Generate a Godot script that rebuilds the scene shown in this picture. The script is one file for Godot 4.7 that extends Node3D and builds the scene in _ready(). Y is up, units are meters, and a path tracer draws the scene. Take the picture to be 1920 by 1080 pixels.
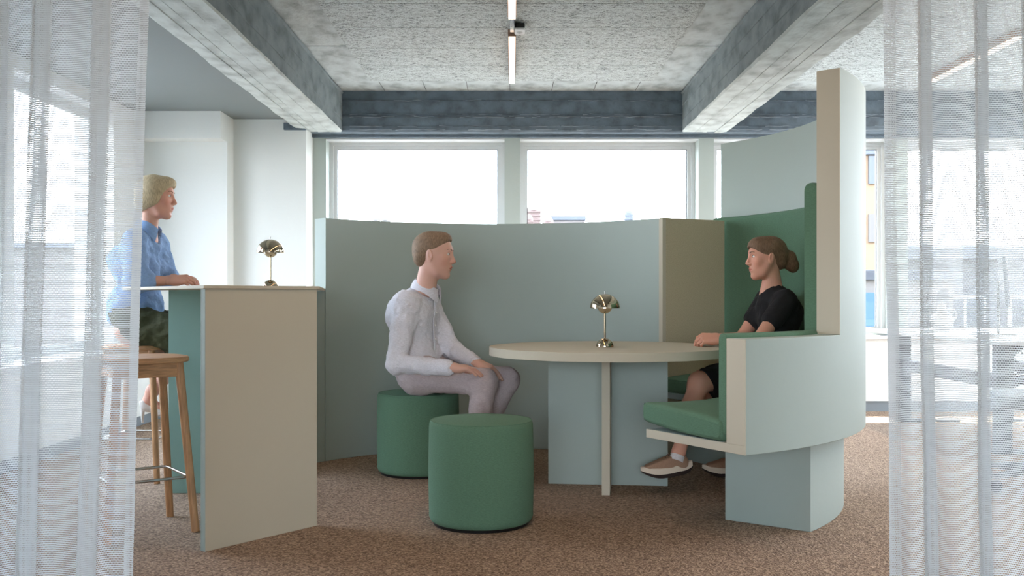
extends Node3D
# A curved booth, round table and bar counter in an office, seen between two mesh curtains.
# x to the right, y up, -z away from the camera; the plan helpers take (x, distance).

var M := {}
var used := {}

func _ready() -> void:
	# camera: 1.015 m high, level, lens shifted up a little
	var cam := Camera3D.new()
	cam.name = "camera"
	cam.projection = Camera3D.PROJECTION_FRUSTUM
	cam.near = 0.05
	cam.far = 400.0
	cam.frustum_offset = Vector2(0, 0.05 * 13.0 / 1830.0)
	cam.size = 0.05 * 1080.0 / 1830.0
	cam.position = Vector3(0, 1.015, 0)
	add_child(cam)
	cam.current = true
	# sky: bright, thinly overcast
	var sm := ProceduralSkyMaterial.new()
	sm.sky_top_color = Color(0.80, 0.87, 0.96)
	sm.sky_horizon_color = Color(0.94, 0.965, 0.995)
	sm.ground_horizon_color = Color(0.62, 0.62, 0.6)
	sm.ground_bottom_color = Color(0.4, 0.4, 0.4)
	sm.sky_curve = 0.2
	sm.sun_angle_max = 1.0
	sm.energy_multiplier = 1.0
	var sky := Sky.new()
	sky.sky_material = sm
	var env := Environment.new()
	env.background_mode = Environment.BG_SKY
	env.sky = sky
	env.background_energy_multiplier = SKY
	env.tonemap_mode = Environment.TONE_MAPPER_LINEAR
	env.tonemap_exposure = 1.25
	env.sdfgi_enabled = true
	env.ssao_enabled = true
	env.ssil_enabled = true
	var we := WorldEnvironment.new()
	we.name = "world_environment"
	we.environment = env
	add_child(we)
	# sun: high, from beyond the window wall, a little to the right
	var sun := DirectionalLight3D.new()
	sun.name = "sun"
	sun.light_color = Color(1.0, 0.97, 0.92)
	sun.light_energy = SUN
	sun.light_angular_distance = 0.7
	sun.shadow_enabled = true
	sun.rotation_degrees = Vector3(-64, 168, 0)
	add_child(sun)
	materials()
	room()
	windows_and_outside()
	ceiling_and_beams()
	lights()
	booth()
	screen()
	round_table()
	poufs()
	bar()
	stools()
	table_lamps()
	curtains()
	office()
	people()

const SKY := 13.0
const SUN := 9.0
const LED := 0.36

# ---------------------------------------------------------------- mesh builder
class MB:
	var v := PackedVector3Array()
	var n := PackedVector3Array()
	var uv := PackedVector2Array()
	var col := PackedColorArray()
	var has_uv := false
	var has_col := false
	func tri(a: Vector3, b: Vector3, c: Vector3, na: Vector3, nb: Vector3, nc: Vector3) -> void:
		var f := (b - a).cross(c - a)
		if f.length_squared() < 1e-16:
			return
		if f.dot(na + nb + nc) > 0.0:
			v.append(a); v.append(c); v.append(b)
			n.append(na); n.append(nc); n.append(nb)
		else:
			v.append(a); v.append(b); v.append(c)
			n.append(na); n.append(nb); n.append(nc)
	func quad(a: Vector3, b: Vector3, c: Vector3, d: Vector3, na: Vector3, nb: Vector3, nc: Vector3, nd: Vector3) -> void:
		tri(a, b, c, na, nb, nc)
		tri(a, c, d, na, nc, nd)
	func flat(a: Vector3, b: Vector3, c: Vector3, d: Vector3, nn: Vector3) -> void:
		quad(a, b, c, d, nn, nn, nn, nn)
	func take(o: MB, x: Transform3D) -> void:
		var flip := x.basis.determinant() < 0.0
		var nb := x.basis.inverse().transposed()
		var base := v.size()
		for i in o.v.size():
			v.append(x * o.v[i])
			n.append((nb * o.n[i]).normalized())
			if o.has_col:
				col.append(o.col[i])
			elif has_col:
				col.append(Color.WHITE)
		if flip:
			for i in range(base, v.size(), 3):
				var t := v[i]; v[i] = v[i + 1]; v[i + 1] = t
				var u := n[i]; n[i] = n[i + 1]; n[i + 1] = u
				if has_col or o.has_col:
					var w := col[i]; col[i] = col[i + 1]; col[i + 1] = w
	func mesh() -> ArrayMesh:
		var arr := []
		arr.resize(Mesh.ARRAY_MAX)
		arr[Mesh.ARRAY_VERTEX] = v
		arr[Mesh.ARRAY_NORMAL] = n
		if has_uv:
			arr[Mesh.ARRAY_TEX_UV] = uv
		if has_col:
			arr[Mesh.ARRAY_COLOR] = col
		var m := ArrayMesh.new()
		m.add_surface_from_arrays(Mesh.PRIMITIVE_TRIANGLES, arr)
		return m

# plan point (x, distance from the camera) as 2D (x, z)
func P(x: float, d: float) -> Vector2:
	return Vector2(x, -d)

func W(x: float, y: float, d: float) -> Vector3:
	return Vector3(x, y, -d)

func arc(cx: float, cd: float, r: float, a0: float, a1: float, k: int) -> PackedVector2Array:
	var out := PackedVector2Array()
	for i in k + 1:
		var a := deg_to_rad(lerpf(a0, a1, float(i) / k))
		out.append(Vector2(cx + r * cos(a), -(cd + r * sin(a))))
	return out

func ring(cx: float, cd: float, r0: float, r1: float, a0: float, a1: float, k: int) -> PackedVector2Array:
	var o := arc(cx, cd, r1, a0, a1, k)
	o.append_array(arc(cx, cd, r0, a1, a0, k))
	return o

func rect2(x0: float, d0: float, x1: float, d1: float, r := 0.0, k := 3) -> PackedVector2Array:
	if r <= 0.0:
		return PackedVector2Array([P(x0, d0), P(x1, d0), P(x1, d1), P(x0, d1)])
	var o := PackedVector2Array()
	var cs := [[x1 - r, d1 - r, 0.0], [x0 + r, d1 - r, 90.0], [x0 + r, d0 + r, 180.0], [x1 - r, d0 + r, 270.0]]
	for c in cs:
		for i in k + 1:
			var a := deg_to_rad(c[2] + 90.0 * i / k)
			o.append(P(c[0] + r * cos(a), c[1] + r * sin(a)))
	return o

# a straight panel in plan from a to b, of thickness t on the left side of a->b (negative: right)
func slab2(a: Vector2, b: Vector2, t: float, r := 0.0) -> PackedVector2Array:
	var d := (b - a).normalized()
	var q := Vector2(d.y, -d.x) * t
	var poly := PackedVector2Array([a, b, b + q, a + q])
	return round_poly(poly, r, 3) if r > 0.0 else poly

func area2(p: PackedVector2Array) -> float:
	var s := 0.0
	for i in p.size():
		s += p[i].cross(p[(i + 1) % p.size()])
	return s * 0.5

func round_poly(p: PackedVector2Array, r: float, k: int, sharp := 25.0) -> PackedVector2Array:
	var o := PackedVector2Array()
	var c := p.size()
	for i in c:
		var a := (p[(i + c - 1) % c] - p[i])
		var b := (p[(i + 1) % c] - p[i])
		var turn: float = 180.0 - rad_to_deg(absf(a.angle_to(b)))
		if turn < sharp:
			o.append(p[i])
			continue
		var h := minf(r, minf(a.length(), b.length()) * 0.45)
		var s := p[i] + a.normalized() * h
		var e := p[i] + b.normalized() * h
		for j in k + 1:
			var t := float(j) / k
			o.append(s.lerp(p[i], t).lerp(p[i].lerp(e, t), t))
	return o

# upright prism over a plan polygon, with rounded top and bottom edges
func prism(mb: MB, poly_in: PackedVector2Array, y0: float, y1: float, bev := 0.0, steps := 1, bev_low := -1.0) -> void:
	var p := PackedVector2Array()
	for q in poly_in:
		if p.is_empty() or p[p.size() - 1].distance_to(q) > 1e-5:
			p.append(q)
	if p[0].distance_to(p[p.size() - 1]) < 1e-5:
		p.resize(p.size() - 1)
	if area2(p) < 0.0:
		p.reverse()
	var c := p.size()
	var en := PackedVector2Array()
	var el := PackedFloat32Array()
	for i in c:
		var d := p[(i + 1) % c] - p[i]
		el.append(d.length())
		en.append(Vector2(d.y, -d.x).normalized())
	var n0 := PackedVector2Array()   # normal at the start of edge i
	var n1 := PackedVector2Array()   # normal at the end of edge i
	var mit := PackedVector2Array()
	n0.resize(c); n1.resize(c)
	for i in c:
		var j := (i + c - 1) % c
		var a := en[j]
		var b := en[i]
		var m := (a + b).normalized()
		mit.append(m / maxf(0.4, m.dot(b)))
		if a.dot(b) > cos(deg_to_rad(40.0)):
			var s := m
			if el[j] > 3.0 * el[i]: s = a
			elif el[i] > 3.0 * el[j]: s = b
			n1[j] = s; n0[i] = s
		else:
			n1[j] = a; n0[i] = b
	var lo := bev if bev_low < 0.0 else bev_low
	# profile: (inset, y, side share of the normal, up share)
	var prof := []
	if lo > 0.0:
		for s in steps + 1:
			var t := PI * 0.5 * s / steps
			prof.append([lo * (1.0 - sin(t)), y0 + lo * (1.0 - cos(t)), sin(t), -cos(t)])
	else:
		prof.append([0.0, y0, 1.0, 0.0])
	if bev > 0.0:
		for s in steps + 1:
			var t := PI * 0.5 * s / steps
			prof.append([bev * (1.0 - cos(t)), y1 - bev * (1.0 - sin(t)), cos(t), sin(t)])
	else:
		prof.append([0.0, y1, 1.0, 0.0])
	for k in prof.size() - 1:
		var A: Array = prof[k]
		var B: Array = prof[k + 1]
		for i in c:
			var j := (i + 1) % c
			var a0 := p[i] - mit[i] * float(A[0])
			var a1 := p[j] - mit[j] * float(A[0])
			var b0 := p[i] - mit[i] * float(B[0])
			var b1 := p[j] - mit[j] * float(B[0])
			var s0 := Vector3(n0[i].x, 0, n0[i].y)
			var s1 := Vector3(n1[i].x, 0, n1[i].y)
			var up := Vector3.UP
			mb.quad(Vector3(a0.x, A[1], a0.y), Vector3(a1.x, A[1], a1.y), Vector3(b1.x, B[1], b1.y), Vector3(b0.x, B[1], b0.y),
				s0 * A[2] + up * A[3], s1 * A[2] + up * A[3], s1 * B[2] + up * B[3], s0 * B[2] + up * B[3])
	for side in 2:
		var ins: float = lo if side == 0 else bev
		var y := y0 if side == 0 else y1
		var q := PackedVector2Array()
		for i in c:
			q.append(p[i] - mit[i] * ins)
		var idx := Geometry2D.triangulate_polygon(q)
		var nn := Vector3.DOWN if side == 0 else Vector3.UP
		for t in range(0, idx.size(), 3):
			mb.tri(Vector3(q[idx[t]].x, y, q[idx[t]].y), Vector3(q[idx[t + 1]].x, y, q[idx[t + 1]].y), Vector3(q[idx[t + 2]].x, y, q[idx[t + 2]].y), nn, nn, nn)

func box(mb: MB, x0: float, y0: float, d0: float, x1: float, y1: float, d1: float, bev := 0.0) -> void:
	prism(mb, rect2(minf(x0, x1), minf(d0, d1), maxf(x0, x1), maxf(d0, d1), bev, 2), y0, y1, bev, 2)

# box in its own axes, centred on the transform
func obox(mb: MB, x: Transform3D, size: Vector3, bev := 0.0) -> void:
	var t := MB.new()
	box(t, -size.x / 2, -size.y / 2, -size.z / 2, size.x / 2, size.y / 2, size.z / 2, bev)
	mb.take(t, x)

func lathe(mb: MB, prof: Array, k: int, at := Transform3D.IDENTITY, smooth := 50.0) -> void:
	var c := prof.size()
	var en := []
	for i in c - 1:
		var d: Vector2 = prof[i + 1] - prof[i]
		en.append(Vector2(d.y, -d.x).normalized())
	for i in c - 1:
		var a: Vector2 = prof[i]
		var b: Vector2 = prof[i + 1]
		var na: Vector2 = en[i]
		var nb: Vector2 = en[i]
		if i > 0 and en[i - 1].dot(en[i]) > cos(deg_to_rad(smooth)): na = (en[i - 1] + en[i]).normalized()
		if i < c - 2 and en[i + 1].dot(en[i]) > cos(deg_to_rad(smooth)): nb = (en[i + 1] + en[i]).normalized()
		for j in k:
			var u0 := TAU * j / k
			var u1 := TAU * (j + 1) / k
			var e0 := Vector3(cos(u0), 0, sin(u0))
			var e1 := Vector3(cos(u1), 0, sin(u1))
			var up := Vector3.UP
			mb.quad(at * (e0 * a.x + up * a.y), at * (e1 * a.x + up * a.y), at * (e1 * b.x + up * b.y), at * (e0 * b.x + up * b.y),
				at.basis * (e0 * na.x + up * na.y), at.basis * (e1 * na.x + up * na.y), at.basis * (e1 * nb.x + up * nb.y), at.basis * (e0 * nb.x + up * nb.y))

func tube(mb: MB, pts: Array, r0: float, r1 := -1.0, k := 10, caps := true) -> void:
	if r1 < 0.0: r1 = r0
	var c := pts.size()
	var rings := []
	var ref := Vector3.UP
	var total := 0.0
	for i in c - 1:
		total += (pts[i + 1] - pts[i]).length()
	var run := 0.0
	for i in c:
		var t: Vector3 = (pts[mini(i + 1, c - 1)] - pts[maxi(i - 1, 0)]).normalized()
		if i == 0:
			ref = Vector3.UP if absf(t.y) < 0.9 else Vector3.RIGHT
		var x := ref.cross(t).normalized()
		var y := t.cross(x)
		ref = y
		if i > 0: run += (pts[i] - pts[i - 1]).length()
		var r := lerpf(r0, r1, run / maxf(total, 1e-6))
		var row := []
		for j in k + 1:
			var a := TAU * j / k
			var nn := x * cos(a) + y * sin(a)
			row.append([pts[i] + nn * r, nn])
		rings.append(row)
	for i in c - 1:
		for j in k:
			var A = rings[i][j]; var B = rings[i][j + 1]; var C = rings[i + 1][j + 1]; var D = rings[i + 1][j]
			mb.quad(A[0], B[0], C[0], D[0], A[1], B[1], C[1], D[1])
	if caps:
		for e in 2:
			var i := 0 if e == 0 else c - 1
			var t: Vector3 = (pts[0] - pts[1]).normalized() if e == 0 else (pts[c - 1] - pts[c - 2]).normalized()
			for j in k:
				mb.tri(pts[i], rings[i][j][0], rings[i][j + 1][0], t, t, t)

func ball(mb: MB, c: Vector3, r: Vector3, b := Basis.IDENTITY, k := 14) -> void:
	var prof := []
	for i in k + 1:
		var a := -PI / 2 + PI * i / k
		prof.append(Vector2(maxf(cos(a), 0.0), sin(a)))
	lathe(mb, prof, k * 2, Transform3D(b * Basis.from_scale(r), c), 80.0)

# ---------------------------------------------------------------- nodes
func numbered(called: String) -> String:
	if not used.has(called):
		used[called] = 0
		return called
	used[called] += 1
	return "%s_%03d" % [called, used[called]]

func put(called: String, mesh, m: Material, parent: Node3D = null) -> MeshInstance3D:
	var o := MeshInstance3D.new()
	o.mesh = mesh.mesh() if mesh is MB else mesh
	o.material_override = m
	if parent == null:
		o.name = numbered(called)
		add_child(o)
	else:
		o.name = called
		parent.add_child(o, true)
	return o

func thing(called: String, label: String, category: String, at := Vector3.ZERO, turn := 0.0, group := "") -> Node3D:
	var o := Node3D.new()
	o.name = numbered(called)
	add_child(o)
	o.position = at
	o.rotation.y = turn
	return tag(o, label, category, group)

func tag(o: Node3D, label: String, category: String, group := "") -> Node3D:
	o.set_meta("label", label)
	o.set_meta("category", category)
	if group: o.set_meta("group", group)
	return o

func struct(called: String, mesh, m: Material, label := "", parent: Node3D = null) -> MeshInstance3D:
	var o := put(called, mesh, m, parent)
	if parent == null:
		o.set_meta("kind", "structure")
		if label: o.set_meta("label", label)
	return o

# ---------------------------------------------------------------- materials
func mat(c: Color, rough := 0.6, metal := 0.0) -> StandardMaterial3D:
	var m := StandardMaterial3D.new()
	m.albedo_color = c
	m.roughness = rough
	m.metallic = metal
	return m

func tri_map(m: StandardMaterial3D, scale: Vector3, world := true) -> void:
	m.uv1_triplanar = true
	m.uv1_world_triplanar = world
	m.uv1_scale = scale

func noise_tex(seed_: int, freq: float, size: int, ramp: Array, octaves := 4, normal := false, bump := 4.0, warp := 0.0) -> NoiseTexture2D:
	var f := FastNoiseLite.new()
	f.seed = seed_
	f.noise_type = FastNoiseLite.TYPE_SIMPLEX_SMOOTH
	f.frequency = freq
	f.fractal_octaves = octaves
	if warp > 0.0:
		f.domain_warp_enabled = true
		f.domain_warp_amplitude = warp
	var t := NoiseTexture2D.new()
	t.width = size
	t.height = size
	t.seamless = true
	t.noise = f
	t.as_normal_map = normal
	t.bump_strength = bump
	if not normal and ramp.size() > 0:
		var g := Gradient.new()
		var offs := PackedFloat32Array()
		var cols := PackedColorArray()
		for r in ramp:
			offs.append(r[0])
			cols.append(r[1])
		g.offsets = offs
		g.colors = cols
		t.color_ramp = g
	return t

func grey(v: float) -> Color:
	return Color(v, v, v)

func bytes_tex(n: int, f: Callable) -> ImageTexture:
	var b := PackedByteArray()
	b.resize(n * n * 4)
	for y in n:
		for x in n:
			var c: Color = f.call(x, y)
			var i := (y * n + x) * 4
			b[i] = int(clampf(c.r, 0, 1) * 255.0)
			b[i + 1] = int(clampf(c.g, 0, 1) * 255.0)
			b[i + 2] = int(clampf(c.b, 0, 1) * 255.0)
			b[i + 3] = int(clampf(c.a, 0, 1) * 255.0)
	return ImageTexture.create_from_image(Image.create_from_data(n, n, false, Image.FORMAT_RGBA8, b))

func fabric(c: Color, scale := 3.0, bump := 0.35) -> StandardMaterial3D:
	var m := mat(c, 0.95)
	m.albedo_texture = M.weave_tex
	m.normal_enabled = true
	m.normal_texture = M.weave_bump
	m.normal_scale = bump
	tri_map(m, Vector3.ONE * scale)
	m.rim_enabled = true
	m.rim = 0.25
	m.rim_tint = 0.8
	return m

func materials() -> void:
	var rng := RandomNumberGenerator.new()
	rng.seed = 11
	# woven wool: fine threads with melange
	var wn := FastNoiseLite.new()
	wn.seed = 5
	wn.frequency = 0.09
	M.weave_tex = bytes_tex(256, func(x, y):
		var t: float = 0.90 + 0.08 * sin(x * TAU / 4.0) * sin(y * TAU / 4.0) + 0.12 * wn.get_noise_2d(x * 0.4, y * 3.0) + rng.randf_range(-0.09, 0.09)
		return grey(t))
	var wb := Image.create_empty(256, 256, false, Image.FORMAT_RGBA8)
	for y in 256:
		for x in 256:
			wb.set_pixel(x, y, grey(0.5 + 0.25 * sin(x * TAU / 4.0) * sin(y * TAU / 4.0) + rng.randf_range(-0.15, 0.15)))
	wb.bump_map_to_normal_map(2.0)
	M.weave_bump = ImageTexture.create_from_image(wb)
	# carpet: loop pile speckled in browns and greys
	var cn := PackedFloat32Array()
	cn.resize(512 * 512)
	for i in cn.size():
		cn[i] = rng.randf()
	var carpet_at := func(x: int, y: int) -> float:
		var a := cn[(y & 511) * 512 + (x & 511)]
		var b := cn[((y >> 1) & 511) * 512 + ((x >> 1) & 511)]
		var c := cn[((y >> 2) & 511) * 512 + (((x + 3) >> 2) & 511)]
		return 0.45 * a + 0.4 * b + 0.15 * c
	M.carpet = mat(Color(1, 1, 1), 1.0)
	M.carpet.albedo_texture = bytes_tex(512, func(x, y):
		var t: float = carpet_at.call(x, y)
		return CARPET_DARK.lerp(CARPET_LIGHT, clampf((t - 0.18) * 1.55, 0.0, 1.0)))
	var ci := Image.create_empty(512, 512, false, Image.FORMAT_RGBA8)
	for y in 512:
		for x in 512:
			ci.set_pixel(x, y, grey(carpet_at.call(x, y)))
	ci.bump_map_to_normal_map(3.0)
	M.carpet.normal_enabled = true
	M.carpet.normal_texture = ImageTexture.create_from_image(ci)
	M.carpet.normal_scale = 0.6
	tri_map(M.carpet, Vector3.ONE * 0.62)
	# wood wool ceiling boards: tangled strands with dark gaps
	var strands := PackedFloat32Array()
	var n := 1024
	strands.resize(n * n)
	strands.fill(0.18)
	for s in 40000:
		var px := rng.randf() * n
		var py := rng.randf() * n
		var a := rng.randf_range(-0.9, 0.9) if rng.randf() < 0.7 else rng.randf() * TAU
		var bend := rng.randf_range(-0.05, 0.05)
		var bright := rng.randf_range(0.62, 1.0)
		for j in rng.randi_range(14, 34):
			var xi := int(px) & (n - 1)
			var yi := int(py) & (n - 1)
			strands[yi * n + xi] = bright
			strands[((yi + 1) & (n - 1)) * n + xi] = bright * 0.93
			px += cos(a)
			py += sin(a)
			a += bend
	# gaps between the strands
	for s in 1500:
		var px := rng.randf() * n
		var py := rng.randf() * n
		var a := rng.randf_range(-0.5, 0.5)
		for j in rng.randi_range(4, 16):
			strands[(int(py) & (n - 1)) * n + (int(px) & (n - 1))] = 0.05
			strands[(int(py + 1) & (n - 1)) * n + (int(px) & (n - 1))] = 0.12
			px += cos(a)
			py += sin(a)
	M.wool = mat(WOOL, 0.95)
	M.wool.albedo_texture = bytes_tex(n, func(x, y):
		var t: float = strands[y * n + x]
		t = clampf(t, 0.0, 1.0)
		return grey(0.60 + 0.38 * t if t > 0.3 else 0.30 + 0.9 * t))
	var wi := Image.create_empty(n, n, false, Image.FORMAT_RGBA8)
	for y in n:
		for x in n:
			wi.set_pixel(x, y, grey(strands[y * n + x]))
	wi.bump_map_to_normal_map(3.0)
	M.wool.normal_enabled = true
	M.wool.normal_texture = ImageTexture.create_from_image(wi)
	M.wool.normal_scale = 0.4
	tri_map(M.wool, Vector3.ONE * 0.55)
	# concrete, painted
	var ct := noise_tex(21, 0.006, 1024, [[0.0, grey(0.74)], [0.35, grey(0.90)], [0.55, grey(0.96)], [0.8, grey(1.0)], [1.0, grey(0.88)]], 6)
	var cb := noise_tex(22, 0.02, 1024, [], 6, true, 6.0)
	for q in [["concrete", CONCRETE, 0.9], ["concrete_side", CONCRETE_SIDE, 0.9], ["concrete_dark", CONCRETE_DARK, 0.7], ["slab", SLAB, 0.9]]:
		var m := mat(q[1], q[2])
		m.albedo_texture = ct
		m.normal_enabled = true
		m.normal_texture = cb
		m.normal_scale = 0.5
		tri_map(m, Vector3(0.9, 0.9, 0.55))
		M[q[0]] = m
	M.concrete_pale = mat(Color(0.62, 0.66, 0.70), 0.8)
	# paints
	var pb := noise_tex(31, 0.05, 256, [], 3, true, 1.2)
	for q in [["sage", SAGE, 0.6], ["putty", PUTTY, 0.75], ["white_wall", Color(0.88, 0.89, 0.875), 0.7], ["plaster", Color(0.50, 0.53, 0.53), 0.8], ["white_frame", Color(0.80, 0.81, 0.81), 0.4], ["pier", Color(0.70, 0.74, 0.72), 0.7], ["white_gloss", Color(0.9, 0.9, 0.9), 0.3], ["grey_plinth", Color(0.5, 0.53, 0.55), 0.6]]:
		var m := mat(q[1], q[2])
		m.normal_enabled = true
		m.normal_texture = pb
		m.normal_scale = 0.12
		tri_map(m, Vector3.ONE * 2.0)
		M[q[0]] = m
	M.green = fabric(GREEN, 6.0, 0.5)
	M.green_dark = fabric(GREEN, 6.0, 0.5)
	M.teal = mat(Color(0.54, 0.69, 0.66), 0.5)
	M.felt = mat(FELT, 1.0)
	M.felt.albedo_texture = noise_tex(41, 0.2, 512, [[0.0, grey(0.72)], [0.5, grey(0.9)], [1.0, grey(1.0)]], 5)
	tri_map(M.felt, Vector3.ONE * 2.2)
	M.dark = mat(Color(0.06, 0.065, 0.07), 0.5)
	M.chrome = mat(Color(0.80, 0.74, 0.64), 0.06, 1.0)
	M.steel = mat(Color(0.75, 0.75, 0.74), 0.22, 1.0)
	M.glass = mat(Color(0.97, 1.0, 0.99, 0.05), 0.0)
	M.glass.transparency = BaseMaterial3D.TRANSPARENCY_ALPHA
	# oak with long grain
	M.oak = mat(Color(0.80, 0.60, 0.42), 0.5)
	M.oak.albedo_texture = noise_tex(51, 0.02, 512, [[0.0, grey(0.78)], [0.45, grey(0.92)], [0.7, grey(1.0)], [1.0, grey(0.86)]], 5)
	tri_map(M.oak, Vector3(9.0, 0.8, 9.0), false)
	M.oak_flat = M.oak.duplicate()
	tri_map(M.oak_flat, Vector3(0.8, 9.0, 9.0), false)
	M.oak_deep = M.oak.duplicate()
	tri_map(M.oak_deep, Vector3(9.0, 9.0, 0.8), false)
	M.led = mat(Color(1, 1, 1), 0.5)
	M.led.emission_enabled = true
	M.led.emission = Color(1.0, 0.86, 0.74)
	M.led.emission_energy_multiplier = 1.6
	M.lamp_body = mat(Color(0.62, 0.5, 0.42), 0.5)
	# mesh curtain: knitted net, rows of staggered oval holes
	M.net = mat(Color(0.90, 0.925, 0.935), 0.85)
	M.net.albedo_texture = bytes_tex(64, func(x, y):
		var row := int(y / 32.0)
		var u: float = fposmod(x + (8.0 if row == 1 else 0.0), 16.0) / 16.0 - 0.5
		var w: float = (y - row * 32.0) / 32.0 - 0.5
		var d := pow(absf(u) / 0.36, 3.0) + pow(absf(w) / 0.29, 3.0)
		return Color(1, 1, 1, clampf((d - 0.8) * 2.5, 0.0, 1.0)))
	M.net.transparency = BaseMaterial3D.TRANSPARENCY_ALPHA
	M.net.cull_mode = BaseMaterial3D.CULL_DISABLED
	M.net.backlight_enabled = true
	M.net.backlight = Color(0.86, 0.86, 0.86)

const CARPET_DARK := Color(0.34, 0.265, 0.21)
const CARPET_LIGHT := Color(0.80, 0.695, 0.59)
const WOOL := Color(0.88, 0.91, 0.905)
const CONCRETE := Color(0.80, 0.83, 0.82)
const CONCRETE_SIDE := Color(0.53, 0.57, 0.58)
const CONCRETE_DARK := Color(0.41, 0.465, 0.51)
const SLAB := Color(0.78, 0.81, 0.81)
const SAGE := Color(0.645, 0.70, 0.675)
const PUTTY := Color(0.77, 0.745, 0.67)
const GREEN := Color(0.385, 0.53, 0.43)
const FELT := Color(0.86, 0.81, 0.68)

# a mesh given in world coordinates, hung under a node that may stand elsewhere
func putw(called: String, mesh, m: Material, parent: Node3D) -> MeshInstance3D:
	var o := put(called, mesh, m, parent)
	var x := Transform3D.IDENTITY
	var q: Node = parent
	while q != self:
		x = (q as Node3D).transform * x
		q = q.get_parent()
	o.transform = x.affine_inverse()
	return o

# ---------------------------------------------------------------- room
const D_WALL := 8.56      # inner face of the window wall
const X_LEFT := -3.06
const X_RIGHT := 5.1
const D_FRONT := -4.5     # wall behind the camera
const H_CEIL := 2.776
const H_BEAM := 2.421
const WIN_LOW := 0.66
const WIN_TOP := 2.385
const LEFT_WINDOWS := [[4.35, 5.85, 0.6, 2.42], [6.0, 7.5, 0.6, 2.42]]

# a wall panel along x (at distance d0..d1) or along depth with openings; each opening is [a0, a1, y0, y1]
func wall_pieces(mb: MB, along_x: bool, a0: float, a1: float, y0: float, y1: float, t0: float, t1: float, holes: Array) -> void:
	var cuts := [a0, a1]
	for h in holes:
		cuts.append(h[0]); cuts.append(h[1])
	cuts.sort()
	for i in cuts.size() - 1:
		var lo: float = cuts[i]
		var hi: float = cuts[i + 1]
		if hi - lo < 1e-4: continue
		var spans := [[y0, y1]]
		for h in holes:
			if h[0] < lo + 1e-4 and h[1] > hi - 1e-4:
				spans = [[y0, h[2]], [h[3], y1]]
		for s in spans:
			if s[1] - s[0] < 1e-4: continue
			if along_x: box(mb, lo, s[0], t0, hi, s[1], t1)
			else: box(mb, t0, s[0], lo, t1, s[1], hi)

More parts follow.
